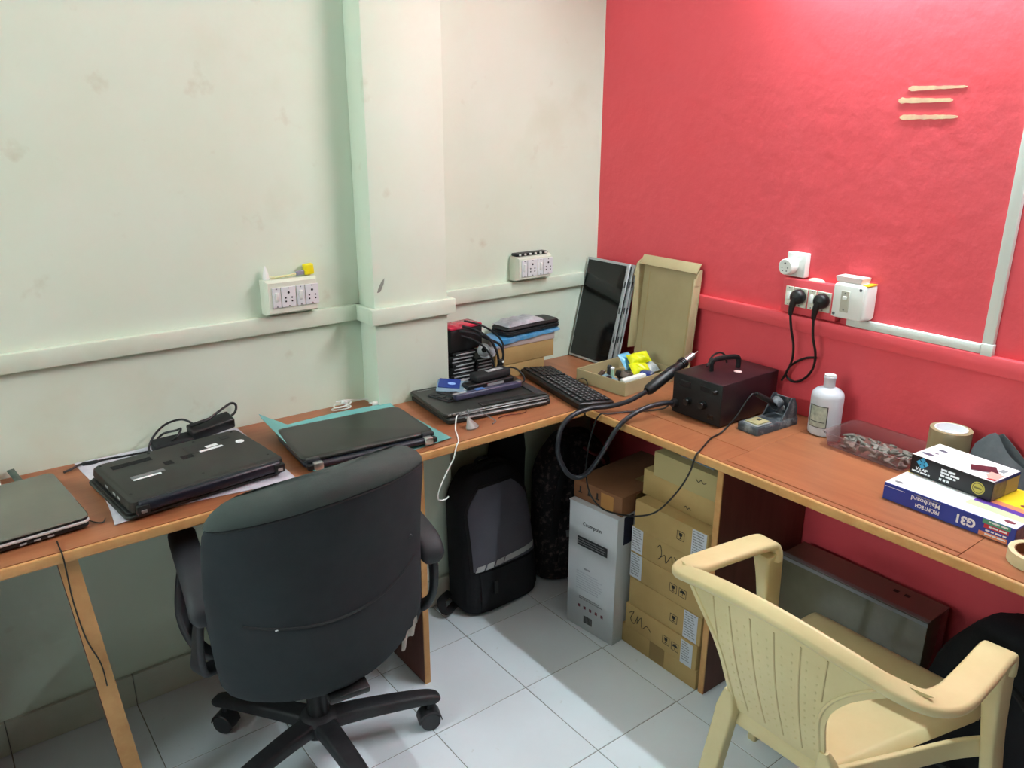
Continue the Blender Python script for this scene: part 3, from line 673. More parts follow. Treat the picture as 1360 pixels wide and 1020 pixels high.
for k, P in enumerate(([(-.07, -.012, .120), (-.03, -.022, .105), (.01, -.040, .075), (.035, -.048, .03), (.045, -.045, -.015), (.03, -.04, -.05)],
                       [(-.08, -.008, .105), (-.04, -.020, .095), (.015, -.030, .070), (.055, -.040, .045), (.062, -.048, .01), (.05, -.045, -.03)],
                       [(-.075, -.012, .09), (-.04, -.030, .075), (-.005, -.042, .045), (.02, -.046, .005), (.03, -.042, -.03)],
                       [(-.06, -.006, .135), (-.01, -.025, .118), (.04, -.03, .085), (.065, -.04, .05), (.06, -.046, .02)])):
    b = NB(); tube(b, P, .0042 if k < 2 else .0032, 8, 6); finish('lead', b, BLACK_MATTE, t)
b = NB(); box(b, (.046, -.054, -.008), (.016, .016, .020), .003); finish('connector', b, BLACK, t)
b = NB(); box(b, (.050, -.0635, -.004), (.007, .003, .007), .001); finish('connector_face', b, WHITE_P, t)
# small cartons beside them
def carton(name, label, x0, x1, y0, y1, z0, z1, m=CARD, rz=0, group=None, cat='carton', tape=None):
    t = thing(name, label, cat, ((x0+x1)/2, (y0+y1)/2, z0), rz, group)
    b = NB(); box(b, (0, 0, (z1-z0)/2), (abs(x1-x0), abs(y1-y0), z1-z0), .0018, seg=2); finish('body', b, m, t)
    return t
carton('small_carton', 'narrow brown carton on the desk, lowest of the pile under blue wrap', -.530, -.325, -.098, -.008, HZ+.0006, HZ+.048, CARD)
carton('small_carton', 'brown carton second from the desk in the pile under blue wrap', -.532, -.285, -.100, -.006, HZ+.0492, HZ+.108, CARD)
LIL = mat('lilac_carton', '#c4b4ae', .8)
carton('small_carton', 'flat pinkish grey carton topping the pile right under the blue wrap', -.534, -.283, -.102, -.006, HZ+.1086, HZ+.140, LIL)
BW = mat('blue_plastic_wrap', '#3f8fc4', .3, var=(30, '#8ab8d8', .4, .7), bump=(70, .6, .003))
def wrapf(u, v):
    x = -.548+.285*u; 
    if v < .3: return (x, -.108+.002*math.sin(u*20), HZ+.1425-.022*(1-v/.3)*(1-.75*u))
    y = -.106+.085*(v-.3)/.7
    return (x, y, HZ+.1428+.002*math.sin(u*15+v*5)**2)
b = NB(); slab(b, wrapf, 30, 12, .0012); tag(finish('bubble_wrap', b, BW), 'blue plastic wrap lying over the small brown cartons', 'wrap')
ZC = HZ+.1464
t = thing('zip_case', 'black flat zip case on the blue wrap in the corner', 'case', (-.378, -.062, ZC), math.radians(3))
b = NB(); plate(b, .245, .092, 0, .014, .02, .005); finish('lower_half', b, BLACK, t)
b = NB(); plate(b, .243, .090, .0146, .029, .02, .006); finish('upper_half', b, BLACK, t)
b = NB(); plate(b, .2455, .0925, .0130, .0155, .02, .0005); finish('zip', b, DGREY, t)
t = thing('antistatic_bag', 'shiny silver bag with a part inside, on the black zip case', 'bag', (-.408, -.062, ZC+.0294), math.radians(5))
def sbag(u, v):
    e = (1-(2*u-1)**6)*(1-(2*v-1)**6)
    return ((u-.5)*.165, (v-.5)*.082, .002+.014*e+.0025*math.sin(u*23+v*4)*math.sin(v*17)*e)
b = NB(); slab(b, sbag, 30, 16, .0015); finish('film', b, mat('silver_film', '#8f9096', .3, metal=.1, bump=(60, .5, .003), var=(20, '#c9c9cf')), t)
b = NB(); box(b, (.078, -.004, .0035), (.020, .040, .003), .001); finish('paper_label', b, LIL, t)

# ================================================================== CORNER: KEYBOARD, SCREENS, MAILER BOX
t = thing('keyboard', 'black computer keyboard lying slantwise across the desk corner', 'keyboard', (-.402, -.292, Z0), math.radians(90-11.5))
b = NB(); loft(b, [[(x, y, z+(.010*(y/.13+.5) if z > .001 else 0)) for x, y in rrect(.400-2*k, .126-2*k, .008, 3)] for z, k in ((0, .004), (.004, 0), (.010, 0), (.013, .003))]); finish('case', b, BLACK, t)
b = NB(); rows = [(-.046, 13), (-.029, 13), (-.012, 13), (.005, 14), (.022, 14), (.045, 12)]
for y, n in rows:
    for k in range(n):
        for (xa, xb, cnt) in ((-.19, .075, n),):
            wd = (xb-xa)/cnt; box(b, (xa+(k+.5)*wd, y, .0155+.010*(y/.13+.5)), (wd-.003, .0135, .005), .001, seg=1)
    for k in range(3): box(b, (.092+k*.0175, y, .0155+.010*(y/.13+.5)), (.0145, .0135, .005), .001, seg=1)
    for k in range(3): box(b, (.148+k*.0165, y, .0155+.010*(y/.13+.5)), (.0135, .0135, .005), .001, seg=1)
kk = finish('keys', b, mat('key_black', '#1d1e21', .45), t); kk['kind'] = 'stuff'
b = NB()
for y, n in rows:
    for k in range(n): box(b, (-.188+(k+.35)*.265/n, y+.002, .01815+.010*(y/.13+.5)), (.005, .004, .0003), 0)
kk = finish('key_legends', b, GREYINK, t); kk['kind'] = 'stuff'
b = NB(); tube(b, [(.205, .03, .010), (.222, .04, .020), (.225, .062, .022), (.20, .072, .010), (.17, .068, .004)], .002, 6, 5); 
b.free()
b = NB(); tube(b, [(.03, -.064, .006), (.02, -.078, .018), (-.005, -.082, .015), (-.03, -.070, .006)], .0017, 6, 5); finish('lead', b, BLACK, t)
# leaning display panels; tilt about the y axis, bottom edge on the desk
SCR = mat('display_glass', '#0b0c0e', .10, spec=.6)
def display(label, xb, y0, w_, h_, tilt, group, back=False):
    t = thing('display_panel', label, 'display panel', (xb, y0-w_/2, Z0+.003), rot=(0, tilt, 0), group=group)
    b = NB(); box(b, (.0015, 0, h_/2), (.003, w_, h_), .0006, seg=1); finish('back_frame', b, SILVER_P, t)
    b = NB(); box(b, (-.0012, .004, h_/2), (.0020, w_-.022, h_-.016), .0003, seg=1); finish('screen', b, SCR, t)
    b = NB(); box(b, (-.0014, -w_/2+.0045, h_/2), (.0030, .009, h_), .0006, seg=1); p = finish('side_rail', b, SILVER_P, t)
    for z in (.10, .20, .29):
        b = NB(); box(b, (-.0034, -w_/2+.0045, z), (.0010, .006, .022), .0002, seg=1); finish('screw_tab', b, DGREY, p)
    return t
TLT = math.radians(13.0)
display('glossy black display panel leaning in the corner, frontmost of three', -.131, -.008, .212, .362, TLT, 'display panels leaning in the corner')
display('display panel second from the front, only its metal rail showing', -.1205, -.018, .214, .360, TLT, 'display panels leaning in the corner')
display('rearmost display panel of the three, touching the red batten', -.1105, -.020, .216, .358, TLT, 'display panels leaning in the corner')
# open mailer carton
TH = .0035
t = thing('cardboard_tray', 'shallow open cardboard tray full of small parts before the display panels', 'tray', (-.183, -.352, Z0), math.radians(4))
TW, TD, TZ = .252, .212, .042
b = NB(); box(b, (0, 0, TH/2), (TW, TD, TH)); finish('bottom', b, CARD2, t)
for nm, c, s in (('side', (0, -TD/2+TH/2, TZ/2), (TW, TH, TZ)), ('side', (0, TD/2-TH/2, TZ/2), (TW, TH, TZ)), ('side', (-TW/2+TH/2, 0, TZ/2), (TH, TD-2*TH, TZ)), ('side', (TW/2-TH/2, 0, TZ/2), (TH, TD-2*TH, TZ))):
    b = NB(); box(b, (c[0], c[1], c[2]+TH/2), s, .0006, seg=1); finish(nm, b, CARD2, t)
def tp(x, y, z=0): # tray-local to world
    a = math.radians(4); return (-.183+x*math.cos(a)-y*math.sin(a), -.352+x*math.sin(a)+y*math.cos(a), Z0+TH+.0005+z)
def sachet(name, label, m, loc, rot, sx, sy, h, cat='packet', seal=None):
    t = thing(name, label, cat, loc, rot=rot)
    def f(u, v):
        e = (1-(2*u-1)**4)*(1-(2*v-1)**4); return ((u-.5)*sx, (v-.5)*sy, h*e+.002*math.sin(u*17+v*9)*e)
    b = NB(); slab(b, f, 18, 12, .0015); finish('film', b, m, t)
    return t
def lump(name, label, cat, m, loc, size, rot=(0, 0, 0), bev=.003, extra=None):
    t = thing(name, label, cat, loc, rot=rot)
    b = NB(); box(b, (0, 0, size[2]/2), size, bev, seg=2); finish('body', b, m, t)
    if extra:
        nm, m2, c, s = extra; b = NB(); box(b, c, s, min(s)*.2, seg=1); finish(nm, b, m2, t)
    return t
YF = mat('yellow_film', '#e4e41c', .25, bump=(50, .5, .003), var=(18, '#c8cc10'))
BF = mat('sky_blue_film', '#4fa8d6', .22, bump=(50, .5, .003), var=(14, '#9fd2ea'))
CF = mat('clear_film', '#c4c8ca', .15, bump=(70, .8, .004), var=(25, '#8f9394'))
sachet('packet', 'light blue foil packet standing up in the cardboard tray', BF, tp(.046, .034, .045), (math.radians(52), .1, .30), .078, .066, .014)
sachet('packet', 'upper bright yellow packet in the cardboard tray', YF, tp(.050, -.010, .066), (math.radians(36), -.15, -.35), .074, .046, .016)
sachet('packet', 'lower bright yellow packet in the cardboard tray', YF, tp(.030, -.034, .038), (math.radians(34), .1, -.20), .072, .048, .016)
sachet('packet', 'crumpled clear packet in the cardboard tray beside the black gun', CF, tp(.084, -.026, .034), (math.radians(20), .1, .2), .062, .060, .016)
lump('tool', 'thick black marker lying in the left of the cardboard tray', 'marker', BLACK, tp(-.040, .040, .016), (.105, .014, .014), (0, -.06, .75), .005, ('cap', DGREY, (.045, 0, .007), (.02, .016, .016)))
lump('tool', 'brown handled tool lying in the left of the cardboard tray', 'tool', mat('dark_brown_plastic', '#4c3a32', .5), tp(-.075, .050, .010), (.095, .016, .012), (0, 0, .55), .004, ('tip', SILVER_P, (.055, 0, .006), (.02, .006, .005)))
lump('vial', 'small pale green tube leaning in the cardboard tray', 'tube', mat('pale_green_plastic', '#b8dcc0', .35), tp(-.072, -.004, .016), (.010, .010, .042), (.15, -.25, .2), .003, ('cap', PAPER, (0, 0, .044), (.011, .011, .006)))
lump('circuit_part', 'blue grey circuit part at the left corner of the cardboard tray', 'part', mat('blue_grey_part', '#7d9aa6', .4), tp(-.098, -.010, .022), (.040, .050, .006), (.2, -.1, .2), .001, ('chip', BLACK, (0, 0, .008), (.016, .016, .004)))
lump('white_tube', 'white glue tube lying along the front of the cardboard tray', 'tube', WHITE_P, tp(-.048, -.072, .024), (.095, .022, .016), (0, -.08, -.10), .006, ('cap', PAPER, (.052, 0, .007), (.012, .012, .011)))
lump('blue_connector', 'dark blue part at the front right of the cardboard tray', 'part', mat('navy_plastic', '#22357e', .35), tp(.020, -.066, .020), (.062, .036, .020), (.25, .15, .5), .004, ('pin_row', SILVER_P, (0, -.014, .019), (.03, .006, .003)))
lump('grey_connector', 'grey brown part in the middle of the cardboard tray', 'part', mat('grey_brown_plastic', '#6e5f58', .5), tp(-.028, -.022, .018), (.034, .028, .020), (.2, .2, .3), .003, ('lid', DGREY, (0, 0, .021), (.022, .018, .003)))
lump('black_connector', 'black part half hidden in the middle of the cardboard tray', 'part', BLACK, tp(-.008, .005, .006), (.050, .034, .020), (.1, .2, -.3), .004, ('pin_row', SILVER_P, (0, -.012, .021), (.03, .005, .003)))
lump('silver_connector', 'silver grey part at the right end of the cardboard tray', 'part', SILVER_P, tp(.100, .030, .006), (.040, .046, .018), (.1, .1, .2), .003, ('slot', BLACK, (0, 0, .0185), (.02, .01, .002)))
t = thing('open_carton', 'tall open cardboard carton leaning on the red wall behind the tray', 'carton', (-.046, -.374, Z0+.001), rot=(0, math.radians(5.0), 0))
LW, LH, LDp = .250, .372, .036
b = NB(); box(b, (0, 0, LH/2), (TH, LW, LH), .0006, seg=1); finish('back_sheet', b, CARD2, t)
for s in (-1, 1):
    b = NB(); box(b, (-LDp/2, s*(LW/2-TH/2), LH/2+.022), (LDp, TH, LH-.10), .0006, rotm(0, 0, s*-.10)); finish('side_flap', b, CARD2, t)
b = NB(); box(b, (-LDp*.42, 0, LH+.004), (LDp*1.0, LW-.004, TH), .0006, rotm(0, -1.05, 0)); finish('top_flap', b, CARD2, t)
b = NB(); slab(b, lambda u, v: (-.002-.040*u*(1-.2*v), LW/2-.003+.006*u, LH-.052+.062*v*(1-.35*u*u)), 6, 6, .003); finish('corner_flap', b, CARD2, t)
b = NB(); slab(b, lambda u, v: (-.002-.030*u*(1-.2*v), -LW/2+.003-.003*u, LH-.050+.052*v*(1-.45*u*u)), 6, 6, .003); finish('corner_flap', b, CARD2, t)
for y in (-LW/2+.032, LW/2-.032):
    b = NB(); box(b, (-.0020, y, LH/2-.01), (.0006, .0014, LH-.05)); finish('crease', b, CARD, t)

# ================================================================== SOLDERING GEAR ON THE RIGHT DESK
SX0, SX1, SY0, SY1, SH = -.285, -.030, -.822, -.648, .127
t = thing('hot_air_station', 'black hot air rework station with handle on the red wall desk', 'rework station', ((SX0+SX1)/2, (SY0+SY1)/2, Z0))
MAROON = mat('black_maroon_case', '#241318', .38, spec=.5)
hx, hy = (SX1-SX0)/2, (SY1-SY0)/2
b = NB(); box(b, (0, 0, .004+(SH-.004)/2), (2*hx, 2*hy, SH-.004), .004); finish('case', b, MAROON, t)
b = NB(); box(b, (-hx-.002, 0, .004+(SH-.004)/2), (.006, 2*hy+.002, SH-.004), .003); fp = finish('front_panel', b, mat('station_front', '#0d0d0f', .6), t)
for sx in (-1, 1):
    for sy in (-1, 1):
        b = NB(); lathe(b, [(.009, 0), (.010, .005)], 12, Matrix.Translation((sx*(hx-.02), sy*(hy-.02), 0))); finish('foot', b, BLACK_MATTE, t)
MX = lambda y, z: basis((-hx-.0045, y, z), (0, -1, 0), (0, 0, 1))
b = NB(); box(b, (-hx-.0056, .042, .100), (.002, .040, .018), .001, seg=1); finish('display_window', b, mat('dull_window', '#1c1d20', .35), fp)
b = NB(); box(b, (-hx-.0056, -.030, .102), (.002, .034, .016), .001, seg=1); finish('display_window', b, mat('dull_window', '#1c1d20', .35), fp)
for y, z, r in ((.026, .052, .011), (-.028, .055, .011), (-.068, .104, .006)):
    b = NB(); lathe(b, [(r*1.1, 0), (r*1.1, .003), (r, .004), (r*.9, .014), (r*.8, .016)], 18, MX(y, z)); k_ = finish('knob', b, BLACK, fp)
b = NB(); box(b, (-hx-.0056, -.055, .026), (.002, .022, .014), .001, seg=1); finish('power_switch', b, BLACK_GLOSS, fp)
b = NB(); lathe(b, [(.013, 0), (.013, .008), (.010, .016)], 18, MX(.075, .034)); finish('hose_port', b, DGREY, fp)
# carrying handle
b = NB(); sweep(b, cr([(-.045, .022, SH), (-.046, .022, SH+.022), (-.036, .020, SH+.034), (.0, .010, SH+.036), (.036, .0, SH+.034), (.046, -.002, SH+.022), (.045, -.002, SH)], 5), lambda q: circ(.0055, 10, .008)); finish('handle', b, BLACK, t)
b = NB(); lathe(b, [(.0115, 0), (.0115, .0008)], 20, Matrix.Translation((.012, -.028, SH)) @ Matrix.Diagonal((1, 1, 1, 1))); finish('round_sticker', b, mat('pink_sticker', '#e0b8b4', .5), t)
b = NB(); tube(b, [(.06, .05, SH), (.055, .055, SH+.022), (.035, .06, SH+.034), (.0, .058, SH+.030), (-.02, .055, SH+.010), (-.03, .052, SH+.004)], .003, 8, 5); finish('wire_loop', b, BLACK, t)
# gun rest on the left flank
b = NB(); box(b, (-.045, hy+.006, .075), (.030, .012, .050), .003); box(b, (-.045, hy+.020, .064), (.026, .030, .008), .002); finish('gun_rest', b, BLACK, t)
b = NB(); box(b, (hx+.004, -.045, .05), (.012, .03, .03), .003); finish('rear_inlet', b, BLACK_MATTE, t)
# hose and gun (one thing, plugged into the station)
W2 = lambda p: p
t = thing('hot_air_gun', 'black hot air gun with silver nozzle and thick hose looping off the desk', 'hot air gun', (-.22, -.614, Z0+.08))
O = Vector((-.22, -.614, Z0+.08))
tail = Vector((-.350, -.600, .815)); tip = Vector((-.165, -.606, .892)); ax = (tip-tail).normalized()
b = NB(); P = [tail+ax*q-O for q in (0, .01, .05, .10, .118, .122, .150)]
R = [.012, .0165, .0175, .0165, .0165, .0145, .0135]
ri = []
s_ = ax.cross(Vector((0, 0, 1))).normalized(); n_ = s_.cross(ax)
for p, r in zip(P, R): ri.append([p+s_*r*math.cos(2*PI*k/16)+n_*r*math.sin(2*PI*k/16) for k in range(16)])
loft(b, ri); finish('grip', b, BLACK, t)
def seg(name, a0, a1, r0, r1, m, par=None):
    b = NB(); loft(b, [[tail+ax*a-O+s_*r*math.cos(2*PI*k/16)+n_*r*math.sin(2*PI*k/16) for k in range(16)] for a, r in ((a0, r0), (a0+(a1-a0)*.5, (r0+r1)/2), (a1, r1))]); return finish(name, b, m, par or t)
for q in range(3): seg('collar_ring', .1505+q*.006, .1545+q*.006, .0165, .0165, BLACK)
seg('barrel', .169, .203, .0110, .0105, SILVER); seg('nozzle', .2032, .2075, .0095, .007, SILVER_P); seg('nozzle_tip', .2078, .228, .0016, .0010, SILVER)
b = NB(); p0 = tail+ax*.095-O+n_*.0165; box(b, p0, (.02, .008, .006), .002, rotm(0, -.38, 0)); finish('trigger', b, DGREY, t)
hose = [(-.290-.016, -.660, .786), (-.335, -.660, .792), (-.390, -.650, .790), (-.448, -.642, .776), (-.495, -.630, .742), (-.520, -.592, .650), (-.528, -.550, .585), (-.545, -.522, .562), (-.580, -.516, .586), (-.608, -.510, .643), (-.612, -.510, .685), (-.598, -.508, .728), (-.560, -.508, .757), (-.495, -.515, .768), (-.440, -.535, .768), (-.395, -.570, .784), tuple(tail)]
b = NB(); tube(b, [Vector(p)-O for p in hose], .0072, 10, 6); finish('hose', b, mat('hose_rubber', '#23242a', .4), t)
# soldering stand with iron
STN = mat('dusty_metal', '#3d4248', .55, var=(30, '#8d9090', .5, .75))
STE = mat('dusty_edge', '#7b7f7e', .6, var=(30, '#a8aaa6'))
t = thing('soldering_stand', 'dusty grey soldering iron stand with sponge beside the station', 'soldering stand', (-.160, -.890, Z0), math.radians(-3))
b = NB(); loft(b, [[(x*k, y*k2, z) for x, y in rrect(.176, .072, .006, 3)] for z, k, k2 in ((0, 1, 1), (.018, 1, 1), (.022, .97, .94))]); finish('base', b, STN, t)
b = NB(); box(b, (-.048, 0, .0228), (.060, .052, .003), .001, seg=1); finish('sponge_dish', b, STE, t)
b = NB(); box(b, (-.048, 0, .0256), (.050, .044, .005), .002); p = finish('sponge', b, mat('dry_sponge', '#a39a72', .95, bump=(200, .6, .002)), t)
b = NB(); box(b, (-.040, 0, .0284), (.012, .010, .0012), .0003, seg=1); finish('sponge_hole', b, DGREY, p)
for sy in (-1, 1):
    b = NB(); extr(b, [(-.008, 0), (.058, 0), (.058, .030), (.044, .058), (.030, .060), (.008, .022)], basis((.022, sy*.031+.002, .022), (1, 0, 0), (0, 0, 1)), .004); finish('side_plate', b, STN, t)
b = NB(); box(b, (.070, 0, .050), (.004, .058, .055), .001, rotm(0, -.2, 0)); finish('back_plate', b, STN, t)
b = NB(); ring(b, .018, .013, -.012, .012, 20, Matrix.Translation((.030, .002, .062)) @ rotm(0, math.radians(62), 0)); finish('holder_ring', b, STN, t)
b = NB(); tube(b, [(.038+.020*q/40, .002+.011*math.cos(q*.9), .055-.012*q/40*1.0+.011*math.sin(q*.9)) for q in range(40)], .0012, 6); finish('spring', b, SILVER_P, t)
t = thing('soldering_iron', 'black soldering iron in its stand, cord hanging off the desk', 'soldering iron', (-.195, -.880, Z0+.09)); O = Vector((-.195, -.880, Z0+.09))
a0 = Vector((-.205, -.873, .852)); a1 = Vector((-.122, -.888, .806)); axi = (a1-a0).normalized()
b = NB(); sweep(b, [a0+(a1-a0)*q-O for q in (0, .08, .3, .6, .85, 1)], lambda q: circ(.0062+.002*math.sin(q*PI), 12)); finish('grip', b, BLACK, t)
b = NB(); sweep(b, [a1-O, a1+axi*.03-O], circ(.003, 10)); finish('shaft', b, SILVER, t)
cord = [tuple(a0), (-.222, -.872, .853), (-.240, -.868, .835), (-.270, -.858, .790), (-.312, -.850, .7565), (-.365, -.858, .7545), (-.420, -.880, .7545), (-.462, -.898, .7545), (-.480, -.900, .745), (-.492, -.895, .70), (-.500, -.865, .635), (-.505, -.805, .555), (-.508, -.735, .512), (-.510, -.665, .490), (-.512, -.600, .482), (-.512, -.550, .505), (-.508, -.522, .560), (-.502, -.520, .640), (-.492, -.530, .715), (-.480, -.542, .7535), (-.455, -.555, .7545), (-.40, -.575, .7545), (-.345, -.605, .7545), (-.305, -.630, .760), (-.294, -.642, .775)]
b = NB(); tube(b, [Vector(p)-O for p in cord], .0025, 8, 6); finish('cord', b, BLACK, t)
# bottle
t = thing('squeeze_bottle', 'white translucent plastic bottle with label before the red wall', 'bottle', (-.078, -1.012, Z0))
BOT = mat('milky_plastic', '#dfe3ea', .35, spec=.5, trans=.25)
b = NB(); lathe(b, [(.036, 0), (.0410, .003), (.0425, .010), (.0425, .108), (.0405, .118), (.032, .127), (.020, .132), (.0150, .134), (.0150, .156), (.0165, .158), (.0165, .163), (.0150, .165)], 32); finish('body', b, BOT, t)
b = NB(); lathe(b, [(.0150, 0), (.0150, .003), (.006, .004)], 20, Matrix.Translation((0, 0, .1652))); finish('cap', b, WHITE_P, t)
b = NB(); a_ = math.radians(182)
slab(b, lambda u, v: (.0432*math.cos(a_+(u-.5)*1.25), .0432*math.sin(a_+(u-.5)*1.25), .026+.062*v), 12, 4, .0006); lb = finish('label', b, mat('greenish_label', '#b9bfae', .6, var=(60, '#8e9488')), t)
b = NB()
for v0, v1, u0, u1 in ((0, .03, 0, 1), (.97, 1, 0, 1), (0, 1, 0, .04), (0, 1, .96, 1), (.25, .28, .1, .9)):
    slab(b, lambda u, v: (.0436*math.cos(a_+(u0+(u1-u0)*u-.5)*1.25), .0436*math.sin(a_+(u0+(u1-u0)*u-.5)*1.25), .026+.062*(v0+(v1-v0)*v)), 8, 1, .0004)
k_ = finish('label_border', b, DGREY, lb); k_['kind'] = 'stuff'
b = NB(); lathe(b, [(.0395, .004), (.0395, .034)], 24); finish('liquid', b, mat('clear_liquid', '#c9ccd2', .2, trans=.3), t)
# clear tray with small parts
CLEAR = mat('clear_tray_plastic', '#f0dede', .08, trans=.92, ior=1.12, spec=.6)
t = thing('clear_tray', 'clear plastic tray heaped with small metal parts beside the bottle', 'tray', (-.088, -1.175, Z0), math.radians(-3))
b = NB(); plate(b, .136, .212, 0, .0014, .010, .0005); finish('bottom', b, CLEAR, t)
wl = []
for z, k in ((.0015, 0), (.036, .008), (.037, .014)): wl.append([(x, y, z) for x, y in rrect(.136+2*k, .212+2*k, .010+k, 4)])
b = NB(); R1 = [[b.verts.new(p) for p in r] for r in wl]
for A, B_ in zip(R1, R1[1:]):
    for k in range(len(A)): b.faces.new((A[k], A[(k+1) % len(A)], B_[(k+1) % len(A)], B_[k]))
o = finish('rim_wall', b, CLEAR, t); sm = o.modifiers.new('solid', 'SOLIDIFY'); sm.thickness = .0009; sm.offset = 0
rnd = random.Random(3); b = NB()
for q in range(70):
    x, y = rnd.uniform(-.055, .02), rnd.uniform(-.092, .090); s = rnd.choice([(.018, .010, .006), (.026, .006, .006), (.014, .014, .005), (.032, .008, .004)])
    box(b, (x, y, .006+rnd.uniform(0, .014)), s, .001, rotm(rnd.uniform(-.4, .4), rnd.uniform(-.4, .4), rnd.uniform(0, 3)), 1)
o = finish('metal_parts', b, mat('tarnished_parts', '#5d5a52', .5, var=(60, '#8f8b82'))); o.parent = None
o.location = (-.088, -1.175, Z0+.002); o['kind'] = 'stuff'; o['label'] = 'heap of small tarnished metal parts in the clear tray'; o['category'] = 'parts'
# packing tape
t = thing('packing_tape', 'tall roll of brown packing tape by the red wall', 'tape roll', (-.066, -1.335, Z0))
b = NB(); ring(b, .047, .037, 0, .110, 36); finish('tape', b, mat('tan_tape', '#9c8f6e', .35, var=(8, '#8d8061')), t)
b = NB(); ring(b, .0368, .034, .0, .1115, 36); finish('core', b, PAPER, t)
b = NB(); lathe(b, [(.0339, .0), (.0339, .092), (.02, .098), (.006, .096)], 24); finish('paper_filling', b, mat('white_tissue', '#e6e2e6', .8, bump=(40, .8, .01)), t)
# dark pouches
POUCH = mat('dark_grey_pouch', '#3d4245', .55, var=(9, '#565b5e'), bump=(30, .4, .004))
t = thing('dark_pouch', 'dark grey folded pouch propped behind the boxes against the red wall', 'pouch', (-.070, -1.440, Z0))
b = NB(); slab(b, lambda u, v: (-.050+.062*v+.006*math.sin(u*7), .050-.135*u, .002+(.122-.090*abs(u-.30)**1.1*1.5)*v**.8+.006*math.sin(u*9)*v), 18, 12, .006); finish('front_fold', b, POUCH, t)
b = NB(); slab(b, lambda u, v: (.020+.020*v, .055-.150*u, .002+(.118-.10*abs(u-.33)**1.1*1.4)*v), 12, 8, .006); finish('back_fold', b, POUCH, t)
t = thing('dark_pouch', 'dark grey cloth bundle at the right end behind the boxes', 'pouch', (-.072, -1.575, Z0))
b = NB(); loft(b, [[(.048*k*math.cos(a)*(1+.08*math.sin(3*a)), .042*k*math.sin(a)*(1+.08*math.cos(2*a)), z) for a in [2*PI*q/16 for q in range(16)]] for k, z in ((.9, 0), (1.05, .02), (1.0, .06), (.8, .085), (.4, .096))]); finish('body', b, POUCH, t)
b = NB(); tube(b, [(-.036, .0, .082), (-.01, .03, .093), (.03, .01, .088)], .004, 8, 4); finish('fold', b, DGREY, t)

# ---- printed boxes
BLUE = mat('blue_print', '#2b3f97', .35); GLOSSW = mat('glossy_white_print', '#eef0f2', .25)
ORANGE = mat('orange_print', '#e08a62', .4); GREEN = mat('green_print', '#4f9a78', .4); REDP = mat('red_print', '#b8343e', .4)
PURPLE = mat('purple_print', '#5b3a98', .4); YELP = mat('yellow_print', '#f2cf2c', .4); PALEG = mat('pale_green_print', '#c4d6a8', .4); MAR = mat('maroon_print', '#7a3a48', .4)
def pbox(b, x0, x1, y0, y1, z0, z1): return bx(b, x0, x1, y0, y1, z0, z1)
BD, BWd, BH = .205, .278, .0405
t = thing('mainboard_box', 'blue and white mainboard box lying upside down at the desk front', 'box', (-.337+BD/2, -1.325-BWd/2, Z0), math.radians(-1))
fx, ly, ry = -BD/2, BWd/2, -BWd/2
b = NB(); box(b, (0, 0, BH/2), (BD, BWd, BH), .0008, seg=1); finish('body', b, BLUE, t)
def face_quad(parent, name, m, y0, y1, z0, z1, lift=.0004):
    b = NB(); bx(b, fx-lift, fx, y0, y1, z0, z1); return finish(name, b, m, parent)
def top_quad(parent, name, m, x0, x1, y0, y1, z, lift=.0004):
    b = NB(); bx(b, x0, x1, y0, y1, z, z+lift); return finish(name, b, m, parent)
tc_ = top_quad(t, 'white_top', GLOSSW, fx+.001, -fx-.001, ry+.001, ly-.001, BH)
top_quad(t, 'yellow_field', YELP, fx+.105, -fx-.002, ry+.002, ry+.115, BH+.0004)
top_quad(t, 'orange_field', ORANGE, fx+.085, fx+.105, ry+.002, ry+.105, BH+.0004)
top_quad(t, 'purple_field', PURPLE, fx+.066, fx+.085, ry+.002, ry+.115, BH+.0004)
top_quad(t, 'pale_green_field', PALEG, fx+.040, fx+.066, ry+.002, ry+.120, BH+.0004)
top_quad(t, 'yellow_field', YELP, fx+.095, fx+.15, ly-.05, ly-.002, BH+.0004)
for x, y, r in ((fx+.022, ly-.022, .008), (fx+.022, ry+.022, .009), (fx+.12, ry+.03, .010)):
    b = NB(); lathe(b, [(r, 0), (r, .0004)], 18, Matrix.Translation((x, y, BH+.0008)) @ Matrix.Diagonal((.7, 1.2, 1, 1))); finish('oval_mark', b, MAR if y < 0 else GREY, t)
face_quad(t, 'white_line', GLOSSW, ly-.003, ly-.048, BH-.0085, BH-.0075)
# upside down lettering: text x axis runs to the left of the viewer (+y), text y axis downwards
def udt(s, y, z, size, m=GLOSSW, sx=1.0, bold=0.0): text(s, size, m, t, basis((fx-.0005, y, z), (0, 1, 0), (0, 0, -1)), align='LEFT', sx=sx, bold=bold)
udt('Mainboard', ly-.128, .0318, .0150, sx=1.0, bold=.0002)
udt('FRONTECH', ly-.128, .0168, .0120, sx=.85, bold=.0003)
udt('G31', ly-.202, .0275, .0255, sx=.95, bold=.0012)
print_lines(t, GREYINK, basis((fx-.0001, ly-.128, .0352), (0, 1, 0), (0, 0, -1)), .062, 1, .0022, .004, 4)
g = face_quad(t, 'green_field', GREEN, ry+.010, ry+.064, BH-.0105, BH-.001)
face_quad(t, 'red_field', REDP, ry+.012, ry+.060, BH-.020, BH-.0112)
face_quad(t, 'orange_field', ORANGE, ry+.012, ry+.068, .0012, .0112)
for z, q in ((BH-.0045, 5), (BH-.0150, 6), (BH-.0245, 7), (.0075, 8)): print_lines(t, GLOSSW, basis((fx-.0005, ry+.015, z), (0, 1, 0), (0, 0, -1)), .044, 1, .0034, .004, q)
